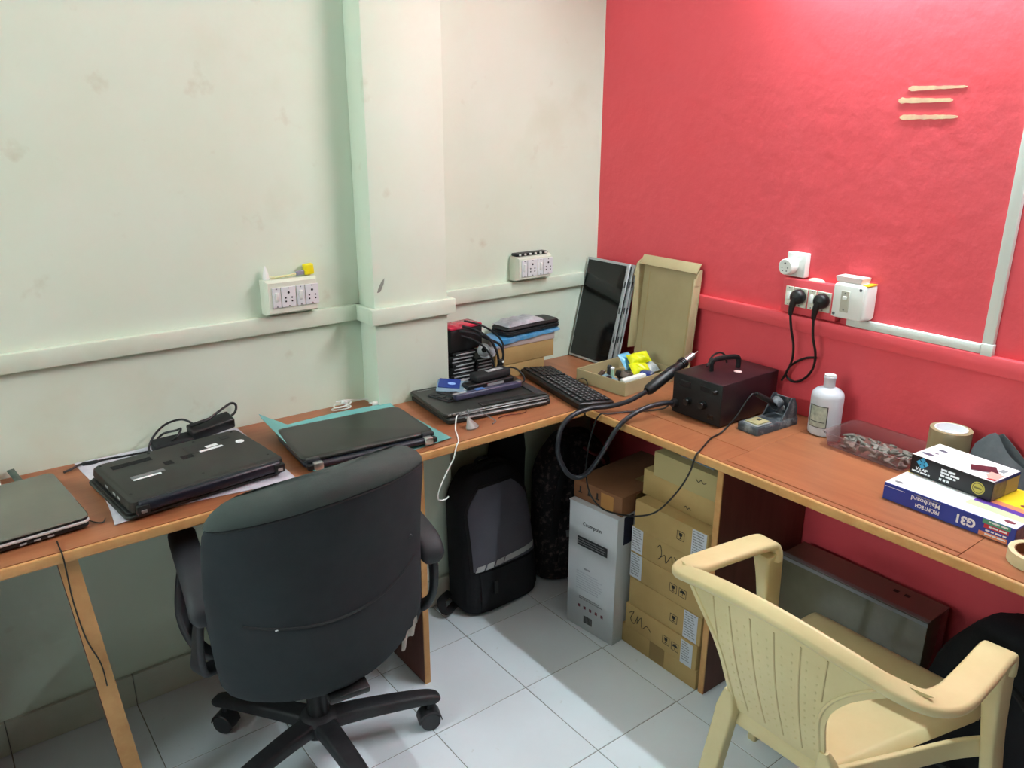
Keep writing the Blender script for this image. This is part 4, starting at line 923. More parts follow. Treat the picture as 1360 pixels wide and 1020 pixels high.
b = NB(); bx(b, fx+.004, -fx-.004, ry-.0004, ry, .004, BH-.004); finish('end_print', b, mat('grey_purple_print', '#6a5f74', .4, var=(80, '#3d3850')), t)
ZV = Z0+BH+.0014
VD, VW, VH = .112, .186, .0455
t = thing('adapter_box', 'black and white laptop adapter box lying on the mainboard box', 'box', (-.192, -1.428, ZV), math.radians(-5))
fx, ly, ry = -VD/2, VW/2, -VW/2
b = NB(); box(b, (0, 0, VH/2), (VD, VW, VH), .0008, seg=1); finish('body', b, mat('black_print', '#121316', .3), t)
top_quad(t, 'white_top', GLOSSW, fx+.001, -fx-.001, ry+.001, ly-.001, VH)
b = NB(); extr(b, [(.0, -.012), (.030, -.052), (-.002, -.075), (-.030, -.028)], Matrix.Translation((0, .0, VH+.0004)), .0005); finish('laptop_picture', b, mat('wine_print', '#54202c', .4), t)
b = NB(); extr(b, [(-.032, -.028), (-.028, -.028), (0, -.075), (-.004, -.080)], Matrix.Translation((0, .0, VH+.0004)), .0005); finish('picture_edge', b, GREYINK, t)
b = NB(); extr(b, [(-.005, -.060), (-.006, -.088), (-.046, -.090), (-.050, -.080), (-.030, -.062)], Matrix.Translation((0, .0, VH+.0010)), .0005); finish('hand_picture', b, mat('skin_print', '#d8a498', .5), t)
b = NB(); extr(b, [(-.040, -.0905), (-.05, -.0905), (-.05, -.070), (-.046, -.075)], Matrix.Translation((0, .0, VH+.0016)), .0004); finish('red_corner', b, REDP, t)
for x, y, r in ((-.028, ly-.022, .011), (-.008, ly-.030, .005), (.018, ly-.030, .009)):
    b = NB(); lathe(b, [(r, 0), (r, .0005)], 16, Matrix.Translation((x, y, VH+.0004)) @ Matrix.Diagonal((.6, 1.3, 1, 1))); finish('adapter_picture', b, mat('violet_grey_print', '#5a5468', .5), t)
b = NB(); box(b, (.02, ry+.02, VH+.0006), (.02, .012, .0004)); finish('small_print', b, GREYINK, t)
CY = mat('cyan_print', '#3f9fc8', .4)
b = NB()
for dy, dz in ((0, .008), (.008, 0), (-.008, 0), (0, -.008), (0, 0)): box(b, (fx-.0003, ly-.028+dy, VH-.014+dz), (.0006, .009, .009), 0, rotm(PI/4, 0, 0))
finish('emblem', b, CY, t)
def fwd(s, y, z, size, m=GLOSSW, sx=1.0, bold=0.0): text(s, size, m, t, basis((fx-.0005, y, z), (0, -1, 0), (0, 0, 1)), sx=sx, bold=bold)
fwd('V.LAP', ly-.014, .0125, .0095, sx=1.2, bold=.0003); print_lines(t, GLOSSW, basis((fx-.0001, ly-.006, .0082), (0, -1, 0), (0, 0, 1)), .048, 1, .0034, .004, 9, ragged=0)
print_lines(t, GLOSSW, basis((fx-.0001, ly-.072, .0335), (0, -1, 0), (0, 0, 1)), .052, 3, .0045, .0070, 10, ragged=.5)
fwd('\u25a0 \u25a0 \u25a0', ly-.070, .0070, .0075)
b = NB(); lathe(b, [(.0145, 0), (.0145, .0004)], 20, basis((fx-.0001, ry+.030, .021), (0, -1, 0), (0, 0, 1))); p = finish('gold_seal', b, mat('gold_print', '#c4b44c', .4), t)
b = NB(); ring(b, .0118, .0106, .0004, .0007, 24, basis((fx-.0001, ry+.030, .021), (0, -1, 0), (0, 0, 1))); finish('seal_ring', b, mat('black_print', '#121316', .3), p)
b = NB(); box(b, (fx-.0006, ry+.030, .021), (.0003, .016, .004)); finish('seal_bar', b, mat('dark_gold_print', '#6f6424', .4), p)
b = NB(); bx(b, fx+.002, .0, ry-.0004, ry, .002, VH-.006); finish('end_print', b, MATS['grey_purple_print'], t)
b = NB(); bx(b, .0, -fx-.002, ry-.0004, ry, .002, VH-.008); finish('end_label', b, CARD2, t)
b = NB(); bx(b, fx+.002, -fx-.002, ry-.0004, ry, VH-.006, VH-.001); finish('blue_band', b, BLUE, t)
# masking tape at the right end
t = thing('masking_tape', 'roll of cream masking tape lying flat at the right front desk edge', 'tape roll', (-.369, -1.655, Z0))
b = NB(); ring(b, .051, .0405, 0, .024, 40); finish('tape', b, mat('cream_tape', '#d9cda6', .6, var=(40, '#cfc298')), t)
b = NB(); ring(b, .0402, .0380, .0, .0238, 40); finish('core', b, CARD3, t)

# ================================================================== UNDER THE DESKS
# white box
WB = mat('white_carton_board', '#c9ccd0', .5, var=(3, '#bfc2c6'))
t = thing('tall_box', 'tall white box with small print standing on the floor under the desk corner', 'box', (-.412, -.525, .0006), math.radians(6))
BX, BY, BZ = .140, .194, .440
b = NB(); box(b, (0, 0, BZ/2), (BX, BY, BZ), .002); finish('body', b, WB, t)
b = NB(); box(b, (0, 0, BZ+.0014), (BX+.004, BY+.004, .003), .001, seg=1); finish('lid_flap', b, WB, t)
FM = lambda y, z: basis((-BX/2-.0003, y, z), (0, -1, 0), (0, 0, 1))
text('Crompton', .0185, INK, t, FM(.040, .372), sx=.95, bold=.0002)
b = NB(); bx(b, -BX/2-.0006, -BX/2, -.062, .060, .298, .330); dk = finish('dark_band', b, mat('dark_grey_print', '#2a2d31', .5), t)
print_lines(dk, GREYINK, basis((-BX/2-.0007, .056, .322), (0, -1, 0), (0, 0, 1)), .112, 3, .003, .008, 21, ragged=.1)
print_lines(t, GREYINK, FM(.030, .222), .045, 1, .006, .01, 22)
print_lines(t, mat('faint_print', '#aeb0b8', .6), FM(.060, .205), .120, 8, .0025, .0085, 23)
print_lines(t, GREYINK, FM(.045, .118), .100, 2, .003, .007, 24)
b = NB()
for q in range(5): box(b, (-BX/2-.0004, .045-q*.024, .082), (.0006, .009, .010))
finish('printed_symbol', b, MAR, t)
b = NB()
for q in range(9): box(b, (-BX/2-.0004, .022-q*.004, .040), (.0006, .0022, .026))
finish('printed_symbol', b, INK, t)
b = NB(); bx(b, -BX/2+.03, -BX/2+.075, -BY/2-.0006, -BY/2, .345, BZ); finish('dark_tab', b, mat('navy_print', '#23263c', .5), t)
# brown carton on it
t = thing('flat_carton', 'flat brown carton lying on top of the tall white box', 'carton', (-.300, -.515, .4456), math.radians(5))
b = NB(); box(b, (0, 0, .031), (.330, .196, .062), .002); finish('body', b, CARD3, t)
b = NB(); box(b, (0, -.0988, .031), (.20, .0006, .05)); finish('tape_strip', b, TAPE, t)
b = NB(); box(b, (-.1655, -.04, .028), (.0006, .05, .05)); finish('tape_strip', b, mat('orange_tape', '#b07c44', .4), t)
b = NB()
for y in (.07, .035, .0): box(b, (-.1656, y, .034), (.0006, .006, .020)); box(b, (-.1656, y, .024), (.0006, .014, .004))
finish('printed_symbol', b, INK, t)
b = NB(); box(b, (.02, -.05, .0624), (.10, .03, .0006)); finish('tape_strip', b, TAPE, t)
# stack of cartons
def glass_symbol(b, y, z, s=.014, x=0, umbrella=False):
    """fragile mark: frame with a goblet or an umbrella"""
    for dy, dz, a, c in ((0, s, 2*s, .0012), (0, -s, 2*s, .0012), (s, 0, .0012, 2*s), (-s, 0, .0012, 2*s)): box(b, (x, y+dy, z+dz), (.0006, a, c))
    if umbrella:
        extr(b, [(s*.75*math.cos(a), s*.7*math.sin(a)) for a in [PI*q/8 for q in range(9)]], basis((x+.0003, y, z), (0, -1, 0), (0, 0, 1)), .0006); box(b, (x, y, z-s*.3), (.0006, .0016, s*.8))
    else:
        extr(b, [(-s*.45, s*.65), (s*.45, s*.65), (s*.40, 0), (s*.12, -s*.15), (-s*.12, -s*.15), (-s*.40, 0)], basis((x+.0003, y, z), (0, -1, 0), (0, 0, 1)), .0006); box(b, (x, y, z-s*.4), (.0006, .002, s*.5)); box(b, (x, y, z-s*.65), (.0006, s*.7, .0016))
def scribble(t, pts, x):
    b = NB(); tube(b, [(x, y, z) for y, z in pts], .0011, 5, 4); return finish('scribble', b, INK, t)
grp = 'brown cartons stacked under the right desk'
def stacked(label, x0, y0, y1, z0, z1, m, marks, rz=0.0):
    xb = -.10
    t = carton('carton', label, x0, xb, y1, y0, z0+.0008, z1, m, rz, grp)
    cx, cy, h = (x0+xb)/2, (y0+y1)/2, z1-z0; fx = x0-cx-.0004
    for mk in marks:
        k = mk[0]
        if k == 'glass': b = NB(); glass_symbol(b, mk[1]-cy, mk[2]*h, .013, fx); finish('printed_symbol', b, INK, t)
        if k == 'umb': b = NB(); glass_symbol(b, mk[1]-cy, mk[2]*h, .013, fx, True); finish('printed_symbol', b, INK, t)
        if k == 'label':
            b = NB(); bx(b, fx-.0004, fx, mk[1]-cy, mk[2]-cy, mk[3]*h, mk[4]*h); lb = finish('paper_label', b, mat('label_paper', '#c6cad2', .6), t)
            print_lines(lb, GREYINK, basis((fx-.0005, max(mk[1], mk[2])-cy-.004, mk[4]*h-.006), (0, -1, 0), (0, 0, 1)), abs(mk[2]-mk[1])-.008, max(2, int((mk[4]-mk[3])*h/.008)-1), .003, .008, int(h*1e4)+int(mk[1]*-100))
        if k == 'scr': scribble(t, [(mk[1]-cy-a*mk[3], mk[2]*h+c*mk[3]) for a, c in mk[4]], fx)
        if k == 'tape': b = NB(); bx(b, fx-.0003, fx, mk[1]-cy, mk[2]-cy, .004, h-.002); finish('tape_strip', b, TAPE, t)
    return t
stacked('plain brown carton with tape patch, bottom of the carton stack', -.423, -.622, -.922, 0, .066, CARD, [('tape', -.74, -.80)])
stacked('brown carton with scrawled marks, second from the floor in the stack', -.427, -.638, -.920, .066, .150, CARD, [('scr', -.655, .5, .06, [(0, .2), (.3, .4), (.1, -.1), (.35, -.3), (.6, .3), (.55, -.2), (.8, .3), (.9, -.3), (1.2, 0), (1.5, -.2)]), ('glass', -.805, .45), ('umb', -.84, .42), ('label', -.862, -.905, .0, .92)], .0)
stacked('brown carton third from the floor, label at its right end', -.424, -.645, -.925, .150, .243, CARD, [('glass', -.825, .42), ('label', -.862, -.912, .02, .98)])
stacked('brown carton fourth from the floor, white label at its left edge', -.424, -.642, -.927, .243, .330, CARD, [('label', -.644, -.690, .05, .98), ('glass', -.815, .5), ('umb', -.850, .5)])
stacked('brown carton fifth from the floor with a dark scrawl', -.424, -.642, -.927, .330, .417, CARD, [('label', -.644, -.688, .05, .98), ('scr', -.745, .45, .06, [(0, .3), (.2, .5), (.3, .0), (.1, -.3), (.5, .1), (.6, -.3), (.9, .2), (1.0, -.1)]), ('scr', -.81, .4, .05, [(0, .4), (.2, .2), (.1, -.2), (.4, .3), (.5, -.3), (.3, -.1), (.6, -.2)]), ('label', -.880, -.920, .2, .98)])
stacked('brown carton sixth from the floor, top face showing', -.430, -.656, -.927, .417, .510, CARD, [('glass', -.832, .52), ('label', -.872, -.922, .0, .96)])
stacked('brown carton just under the topmost one, set back in the stack', -.385, -.640, -.926, .510, .592, CARD, [('scr', -.80, .2, .012, [(0, 0), (.5, .6), (1, 0), (1.5, .5), (2, 0)])])
t = stacked('topmost carton of the stack with white paper on it', -.400, -.690, -.914, .592, .668, mat('olive_cardboard', '#ab9a6c', .85), [('scr', -.845, .55, .012, [(0, .3), (.8, -.3), (1.5, .4), (2.2, -.2), (3, .2)])])
b = NB(); slab(b, lambda u, v: (-.372+.12*v, -.760-.118*u, .6700+.0012*math.sin(u*5)), 6, 4, .0006); tag(finish('paper_sheet', b, mat('bluish_paper', '#b4c2d2', .6)), 'white paper lying on the topmost carton under the desk', 'paper')
# film-wrapped carton leaning on the red wall
FILM = mat('grey_wrapped_carton', '#5f5a48', .22, spec=.5, var=(3.5, '#746e5c'), bump=(18, .35, .004), coat=.5)
t = thing('wrapped_carton', 'large carton in glossy grey film standing against the red wall', 'carton', (-.098, -1.190, .0006))
b = NB(); box(b, (0, 0, .190), (.115, .425, .380), .003); finish('body', b, FILM, t)
b = NB(); box(b, (.004, 0, .3812), (.108, .424, .0016), .0005, seg=1); finish('brown_top', b, mat('film_brown_top', '#6a4a3c', .3, coat=.4), t)
b = NB(); box(b, (-.0500, 0, .3824), (.016, .426, .0010)); finish('tape_strip', b, mat('clear_tape', '#7d7a7c', .15), t)
b = NB(); box(b, (-.0580, 0, .374), (.0010, .426, .010)); finish('tape_strip', b, MATS['clear_tape'], t)
b = NB()
for y in (-.09, -.12): box(b, (.02, y, .3825), (.012, .014, .0006))
finish('printed_symbol', b, INK, t)

# ---- backpacks
def backpack(t, rings_fn, m, n=28, rows=18):
    b = NB(); R = []
    for k in range(rows+1): R.append(rings_fn(k/rows, n))
    loft(b, R); return finish('body', b, m, t, 60)
BAGB = mat('black_bag_cloth', '#15161a', .85, bump=(160, .4, .002), var=(8, '#1c1d22'))
BAGG = mat('grey_bag_cloth', '#5a5963', .8, bump=(220, .3, .001), var=(5, '#504f5a'))
REFL = mat('reflective_band', '#b4b4b6', .45)
t = thing('backpack', 'grey and black backpack with pale reflective band on the floor by the pillar', 'backpack', (-.600, -.178, .0006), math.radians(2))
def b1(q, n):
    # q: 0 bottom .. 1 top ; superellipse cut, leaning back towards the wall
    z = .012+.463*q; hw = .160*(1-.10*q)*(1-max(0, q-.76)**2*6.5)*(.93 if q < .02 else 1); hd = .080*(1-.35*q)*(1-max(0, q-.80)**2*6)
    cy = .0+.055*q; out = []
    for k in range(n):
        a = 2*PI*k/n; c, s = math.cos(a), math.sin(a); e = .55
        out.append((hw*math.copysign(abs(c)**e, c), cy+hd*math.copysign(abs(s)**e, s)*(1.0 if s > 0 else 1+.25*math.sin(PI*min(1, q*1.1))), z))
    return out
backpack(t, b1, BAGB, 36, 22)
def front1(u, q, off):
    """point on the front of the first backpack; u in -1..1"""
    hw = .160*(1-.10*q)*(1-max(0, q-.76)**2*6.5); hd = .080*(1-.35*q)*(1-max(0, q-.80)**2*6); c = max(-.999, min(.999, u))
    s = (1-abs(c)**(2/.55))**(.55/2)
    return Vector((hw*c, .055*q-hd*s*(1+.25*math.sin(PI*min(1, q*1.1)))-off, .012+.463*q))
def patch(ulo, uhi, q0, q1, off, nu=18, nv=18, th=.004):
    b = NB(); slab(b, lambda u, v: front1(ulo(q0+(q1-q0)*v)+(uhi(q0+(q1-q0)*v)-ulo(q0+(q1-q0)*v))*u, q0+(q1-q0)*v, off), nu, nv, th); return b
wq = lambda q: .84*(1-max(0, q-.72)**2*11)
b = patch(lambda q: -wq(q), lambda q: wq(q)*1.0, .335, .90, .006); fp = finish('front_pocket', b, BAGG, t, 60)
b = patch(lambda q: -wq(q)-.05, lambda q: wq(q)+.05, .325, .915, .0035); finish('pocket_welt', b, BLACK_MATTE, t, 60)
BANDS = ((-.78, -.60), (-.55, -.36), (-.31, -.10), (-.06, .80))
for u0, u1 in BANDS:
    b = NB(); slab(b, lambda u, v: front1(u0+(u1-u0)*u+.06*(v-.5), .335+.012+.040*v+.02*(u0+(u1-u0)*u), .0075), 6, 3, .002); finish('reflective_band', b, REFL, t)
b = patch(lambda q: -.70, lambda q: .70, .03, .315, .006, th=.005); lp = finish('lower_pocket', b, BAGB, t, 60)
b = NB(); slab(b, lambda u, v: front1(-.42+.10*u, .14+.10*v, .012), 4, 4, .003); finish('rubber_tag', b, DGREY, lp)
b = NB(); tube(b, [(-.115, .05, .36), (-.09, .045, .435), (-.03, .05, .475), (.04, .052, .480), (.085, .05, .455), (.11, .05, .40)], .009, 8, 5); finish('top_piping', b, BLACK_MATTE, t)
b = NB(); tube(b, [(-.03, .065, .468), (-.02, .068, .495), (.02, .068, .495), (.03, .065, .468)], .006, 8, 5); finish('grab_handle', b, BLACK_MATTE, t)
b = NB(); sweep(b, cr([(-.12, .03, .03), (-.165, .015, .018), (-.205, .0, .020), (-.200, .03, .045), (-.15, .05, .05)], 5), rrect(.030, .006, .002, 2), up=(0, 0, 1)); finish('shoulder_strap', b, BLACK_MATTE, t)
b = NB(); slab(b, lambda u, v: (-.148+.004*u, .04-.07*u, .06+.12*v), 4, 4, .004); finish('side_pocket', b, BLACK_MATTE, t)
CAMO = mat('dark_patterned_cloth', '#1d191c', .8, var=(55, '#5a4b4c', .52, .66), bump=(60, .5, .004))
t = thing('backpack', 'dark patterned backpack standing in the corner behind the tall white box', 'backpack', (-.245, -.185, .0006), math.radians(-9))
def b2(q, n):
    z = .012+.505*q; hw = .165*(1-.12*q)*(1-max(0, q-.70)**2*6); hd = .088*(1-.25*q)*(1-max(0, q-.78)**2*7); out = []
    for k in range(n):
        a = 2*PI*k/n; c, s = math.cos(a), math.sin(a); e = .65
        out.append((hw*math.copysign(abs(c)**e, c), .03*q+hd*math.copysign(abs(s)**e, s)*(1+.12*math.sin(9*q) if s < 0 else 1), z))
    return out
backpack(t, b2, CAMO, 36, 22)
def front2(u, q, off):
    hw = .165*(1-.12*q)*(1-max(0, q-.70)**2*6); hd = .088*(1-.25*q)*(1-max(0, q-.78)**2*7); c = max(-.999, min(.999, u)); s = (1-abs(c)**(2/.65))**(.65/2)
    return Vector((hw*c, .03*q-hd*s*(1+.12*math.sin(9*q))-off, .012+.505*q))
b = NB(); slab(b, lambda u, v: front2((-.72+1.44*u)*(1-max(0, v-.6)**2*2.5), .12+.40*v, .010+.012*math.sin(PI*v)), 16, 14, .008); fp = finish('front_pocket', b, CAMO, t, 60)
b = NB(); slab(b, lambda u, v: front2(-.66+1.32*u, .50+.03*v-.05*(2*u-1)**2, .016), 14, 2, .004); finish('zip', b, BLACK_MATTE, fp)
b = NB(); slab(b, lambda u, v: front2(-.55+.3*u, .335+.045*v, .026), 4, 2, .003); finish('pale_patch', b, GREY, fp)
b = NB(); sweep(b, cr([front2(-.55, .95, .002), front2(-.62, .80, .014), front2(-.70, .60, .016), front2(-.78, .35, .014)], 6), rrect(.028, .007, .002, 2), up=(0, -1, .2)); finish('strap', b, BLACK_MATTE, t)
b = NB(); tube(b, [front2(.1, .93, .0), front2(.25, .90, .02), front2(.5, .86, .02), front2(.6, .80, .012)], .006, 8, 5); finish('zip_cord', b, mat('dull_red_cloth', '#6a2a2e', .8), t)
t = thing('shoulder_bag', 'flat black bag wedged between the two backpacks and the wall', 'bag', (-.440, -.040, .0006), 0)
b = NB(); loft(b, [[(x*(1-.25*max(0, q-.8)/.2)+.005*math.sin(q*8), y*.6*(1-.5*max(0, q-.8)/.2)+.006*q, .002+.565*q) for x, y in rrect(.165, .05, .020, 4)] for q in [k/14 for k in range(15)]]); finish('body', b, BAGB, t, 60)
b = NB(); tube(b, [(-.05, .008, .545), (-.045, .0, .59), (.0, -.005, .602), (.045, .0, .59), (.05, .008, .545)], .007, 8, 5); finish('handle', b, BLACK_MATTE, t)
b = NB(); tube(b, [(.02, -.012, .56), (.05, -.022, .575), (.085, -.03, .57)], .005, 8, 4); finish('zip_pull', b, CARD3, t)
# black bag at the far right under the desk
t = thing('duffel_bag', 'black bag on the floor at the right edge beside the plastic chair', 'bag', (-.170, -1.635, .0006), 0)
b = NB(); R_ = []
for k in range(15):
    q = k/14; z = .005+.475*q; sc = (1-max(0, q-.55)**2*2.6)*(.92 if k == 0 else 1); R_.append([(.125*sc*math.copysign(abs(math.cos(a))**.7, math.cos(a))+.02*q, .195*sc*math.copysign(abs(math.sin(a))**.7, math.sin(a))+.008*math.sin(5*a+q*6), z) for a in [2*PI*j/28 for j in range(28)]])
loft(b, R_); finish('body', b, BAGB, t, 60)
b = NB(); tube(b, [(-.115, .10, .28), (-.135, .07, .36), (-.120, .0, .41), (-.135, -.07, .36), (-.115, -.10, .28)], .009, 8, 5); finish('handle', b, BLACK_MATTE, t)
b = NB(); sweep(b, cr([(-.122, .16, .12), (-.138, .08, .14), (-.140, -.06, .14), (-.124, -.16, .12)], 5), rrect(.012, .004, .001, 2), up=(-1, 0, 0)); finish('zip', b, DGREY, t)

# ================================================================== OFFICE CHAIR
RZC = math.radians(-8)
t = thing('office_chair', 'charcoal fabric office chair on a black star base, back to the viewer', 'chair', (-1.385, -.490, .0006), RZC)
DUSTY = mat('dusty_black_plastic', '#1a1b1e', .55, var=(14, '#2a2c2f'))
b = NB(); lathe(b, [(.045, .075), (.052, .085), (.052, .118), (.040, .130), (.030, .132)], 20); finish('hub', b, DUSTY, t)
leg_data = None
for k in range(5):
    a = math.radians(-18+72*k)-RZC
    if leg_data is None:
        b = NB(); sweep(b, cr([(.030, 0, .104), (.10, 0, .106), (.20, 0, .103), (.270, 0, .098), (.300, 0, .092), (.308, 0, .084)], 4), lambda q: rrect(.058-.026*q, .040-.014*q, .010, 3), up=(0, 0, 1)); l = finish('base_leg', b, DUSTY, t)
        b = NB()
        for s in (-1, 1):
            M = Matrix.Translation((.288, s*.0125, .0275)) @ rotm(PI/2, 0, 0)
            lathe(b, [(.018, -.009), (.026, -.008), (.0275, -.004), (.0275, .004), (.026, .008), (.018, .009)], 20, M)
        lathe(b, [(.006, 0), (.006, .05)], 10, Matrix.Translation((.288, 0, .032)))
        R_ = []
        for q in range(9):
            aa = PI*.02+PI*.98*q/8; R_.append([(.288+r*math.cos(aa), y, .0275+r*math.sin(aa)) for r, y in ((.0292, -.023), (.0322, -.020), (.0322, .020), (.0292, .023))])
        loft(b, R_); c = finish('caster', b, mat('caster_grey', '#2c2e31', .45), l)
        leg_data = (l.data, c.data)
    else:
        l = link('base_leg', leg_data[0], t); c = link('caster', leg_data[1], l)
    l.rotation_euler = (0, 0, a)
    c.rotation_euler = (0, 0, 0)
b = NB(); lathe(b, [(.027, .130), (.027, .27), (.022, .272), (.018, .274), (.018, .40)], 18); finish('gas_column', b, BLACK, t)
b = NB(); box(b, (0, -.02, .402), (.16, .24, .032), .006); finish('mechanism', b, BLACK, t)
b = NB(); tube(b, [(.06, .02, .40), (.14, .03, .398), (.20, .03, .402)], .005, 8, 3); finish('lever', b, BLACK, t)
# seat cushion
b = NB(); R_ = []
for z, k in ((.420, .035), (.428, .006), (.445, 0), (.475, .0), (.492, .010), (.500, .035), (.503, .08)): R_.append([(x, .015+y, z+.012*(x/.24)**2*(1 if z > .46 else 0)) for x, y in rrect(.470-2*k, .450-2*k, .09-k*.4, 6)])
loft(b, R_); finish('seat', b, FABRIC, t, 50)
# backrest: rows of rounded cuts, concave towards the sitter
def brow(z):
    q = (z-.40)/.55
    hw = .232+.012*math.sin(PI*min(1, max(0, q)))
    if z < .48: hw *= (1-((.48-z)/.08)**2*.30)
    if z > .86: hw *= (1-((z-.86)/.09)**2*.20)
    yc = -.262-.085*q+.022*math.sin(PI*q)
    hd = .036+.016*math.exp(-((z-.53)/.09)**2)
    if z < .44: hd *= 1-((.44-z)/.04)**2*.6
    return hw, yc, hd
def brear(u, z, off=0.0):
    hw, yc, hd = brow(z); s = (1-abs(u)**3.2)**(1/2.6) if abs(u) < 1 else 0
    return Vector((hw*u, yc+.075*u*u-hd*s-off, z))
def bring(z, n=40, grow=0.0):
    hw, yc, hd = brow(z); out = []
    for k in range(n):
        a = 2*PI*k/n; c, s = math.cos(a), math.sin(a); u = math.copysign(abs(c)**.62, c)
        y = hd*math.copysign(abs(s)**.77, s)
        out.append(((hw+grow)*u, yc+.075*u*u+y*(1+grow*14), z-.030*u*u*max(0, (z-.72)/.17)))
    return out
b = NB(); zs = [.400, .406, .416, .430, .45, .475, .50, .53, .56, .585, .600, .612, .63, .66, .70, .74, .78, .82, .85, .872, .886, .892]
R_ = []
for z in zs:
    r = bring(z)
    R_.append([(x, y, zz) for x, y, zz in r])
loft(b, R_); finish('backrest', b, FABRIC, t, 60)
b = NB(); R_ = []
for z, g, sh in ((.890, -.004, 0), (.893, .003, 0), (.905, .006, 0), (.920, .005, 0), (.934, -.002, 0), (.944, -.016, 0), (.949, -.045, 0)):
    hw, yc, hd = brow(z); hd2 = hd*(1 if z < .925 else max(.25, 1-((z-.925)/.026)**2*.8)); rr = []
    for k in range(40):
        a = 2*PI*k/40; c, s = math.cos(a), math.sin(a); u = math.copysign(abs(c)**.62, c); w_ = hw+g
        rr.append((w_*u, yc+.075*u*u+(hd2+max(0, g))*math.copysign(abs(s)**.77, s), z-.030*(u*u)*(1 if z > .893 else .9)-.0))
    R_.append(rr)
loft(b, R_); finish('top_roll', b, FABRIC_TOP, t, 60)
b = NB(); tube(b, [brear(u, .606+.052*u*u, .001) for u in [-.80+1.6*k/28 for k in range(29)]], .0030, 6); finish('seam_piping', b, mat('dark_piping', '#202325', .9), t)
b = NB(); tube(b, [brear(u, .888-.028*u*u, .001) for u in [-.94+1.88*k/28 for k in range(29)]], .0030, 6); finish('seam_piping', b, MATS['dark_piping'], t)
b = NB(); box(b, brear(-.56, .622, .002), (.014, .003, .003), .001, rotm(0, 0, -.1)); finish('loose_thread', b, PAPER, t)
b = NB(); lathe(b, [(.006, 0), (.004, .003)], 12, basis(brear(.74, .70, .0), (1, 0, 0), (0, 0, 1))); finish('button', b, DGREY, t)
b = NB(); box(b, (0, -.235, .405), (.09, .14, .016), .004, rotm(.12, 0, 0)); finish('back_bracket', b, BLACK, t)
TORN = mat('torn_lining', '#8d8b84', .9, bump=(90, .6, .004))
b = NB(); slab(b, lambda u, v: brear(.62+.20*u, .446+.030*u-.010*v, .002+.006*v+.003*math.sin(u*13))+Vector((0, 0, -.010*v*(1+.6*math.sin(u*11)))), 14, 4, .0012); finish('torn_lining', b, TORN, t)
b = NB(); slab(b, lambda u, v: (-.03+.035*u+.012*v, -.19+.03*v, .395-.055*v+.006*math.sin(u*8)), 8, 6, .001); finish('torn_lining', b, TORN, t)
# the worn backrest hangs slightly twisted on its bracket
BK = Matrix.Translation((0, -.30, .62)) @ rotm(0, math.radians(-2.5), math.radians(9)) @ Matrix.Translation((0, .30, -.62))
for o in list(t.children):
    if o.name.split('.')[0] in ('backrest', 'top_roll', 'seam_piping', 'loose_thread', 'button') or (o.name.split('.')[0] == 'torn_lining' and o.name == 'torn_lining'): o.matrix_local = BK
# armrests
for s in (-1, 1):
    b = NB(); sweep(b, cr([(s*.252, -.180, .585), (s*.252, -.172, .612), (s*.252, -.140, .632), (s*.252, -.06, .640), (s*.252, .07, .646), (s*.250, .125, .642), (s*.248, .140, .630)], 5), lambda q: [(a*(.55+.45*min(1, q*9, (1-q)*9)), c*(.6+.4*min(1, q*9, (1-q)*9))) for a, c in rrect(.062, .036, .016, 4)], up=lambda q: (0, -1+min(1, q*7), min(1, .25+q*6))); ar = finish('armrest', b, mat('arm_pad_black', '#24262a', .6, var=(9, '#2d3035')), t, 60)
    b = NB(); sweep(b, cr([(s*.254, -.150, .615), (s*.266, -.150, .560), (s*.272, -.130, .480), (s*.268, -.095, .420), (s*.235, -.055, .392), (s*.17, -.04, .392)], 6), rrect(.040, .016, .006, 3), up=lambda q: (s*(1-q), 0, -q-.15)); finish('arm_bracket', b, DUSTY, ar)
    b = NB(); sweep(b, cr([(s*.252, .105, .628), (s*.268, .095, .560), (s*.280, .055, .480), (s*.262, .010, .425), (s*.225, -.02, .394), (s*.17, -.03, .392)], 6), rrect(.040, .016, .006, 3), up=lambda q: (s*(1-q), 0, -q-.15)); finish('arm_bracket', b, DUSTY, ar)

# ================================================================== PLASTIC ARMCHAIR
t = thing('plastic_armchair', 'cream moulded plastic armchair pushed in at the red wall desk', 'chair', (-.62, -1.430, .0006), 0)
half = [(.088, .250, .600), (.082, .250, .632), (.055, .252, .647), (-.06, .262, .654), (-.150, .266, .660), (-.212, .254, .676), (-.258, .215, .702), (-.288, .150, .730), (-.305, .075, .748)]
path = cr(half+[(-.310, 0, .754)]+[(x, -y, z) for x, y, z in half[::-1]], 6)
def railp(q):
    m = abs(q-.5)*2           # 0 in the middle of the back, 1 at the arm tips
    k = min(1, max(0, (m-.30)/.22)); w_ = .034+.028*k; h_ = .020
    return [(a, c) for a, c in rrect(w_, h_, .008, 3)]
def railup(q):
    m = abs(q-.5)*2; k = min(1, max(0, (m-.25)/.30)); e = max(0, (m-.93)/.07)
    return (-.55*(1-k)+e*1.0, 0, .83+.17*k-.3*e)
b = NB(); sweep(b, path, railp, up=railup); rail = finish('top_rail_and_arms', b, CHAIR_P, t, 50)
b = NB(); 
def lip(q):
    m = abs(q-.5)*2; return [(a, c-.012) for a, c in rrect(.006, .030, .002, 2)]
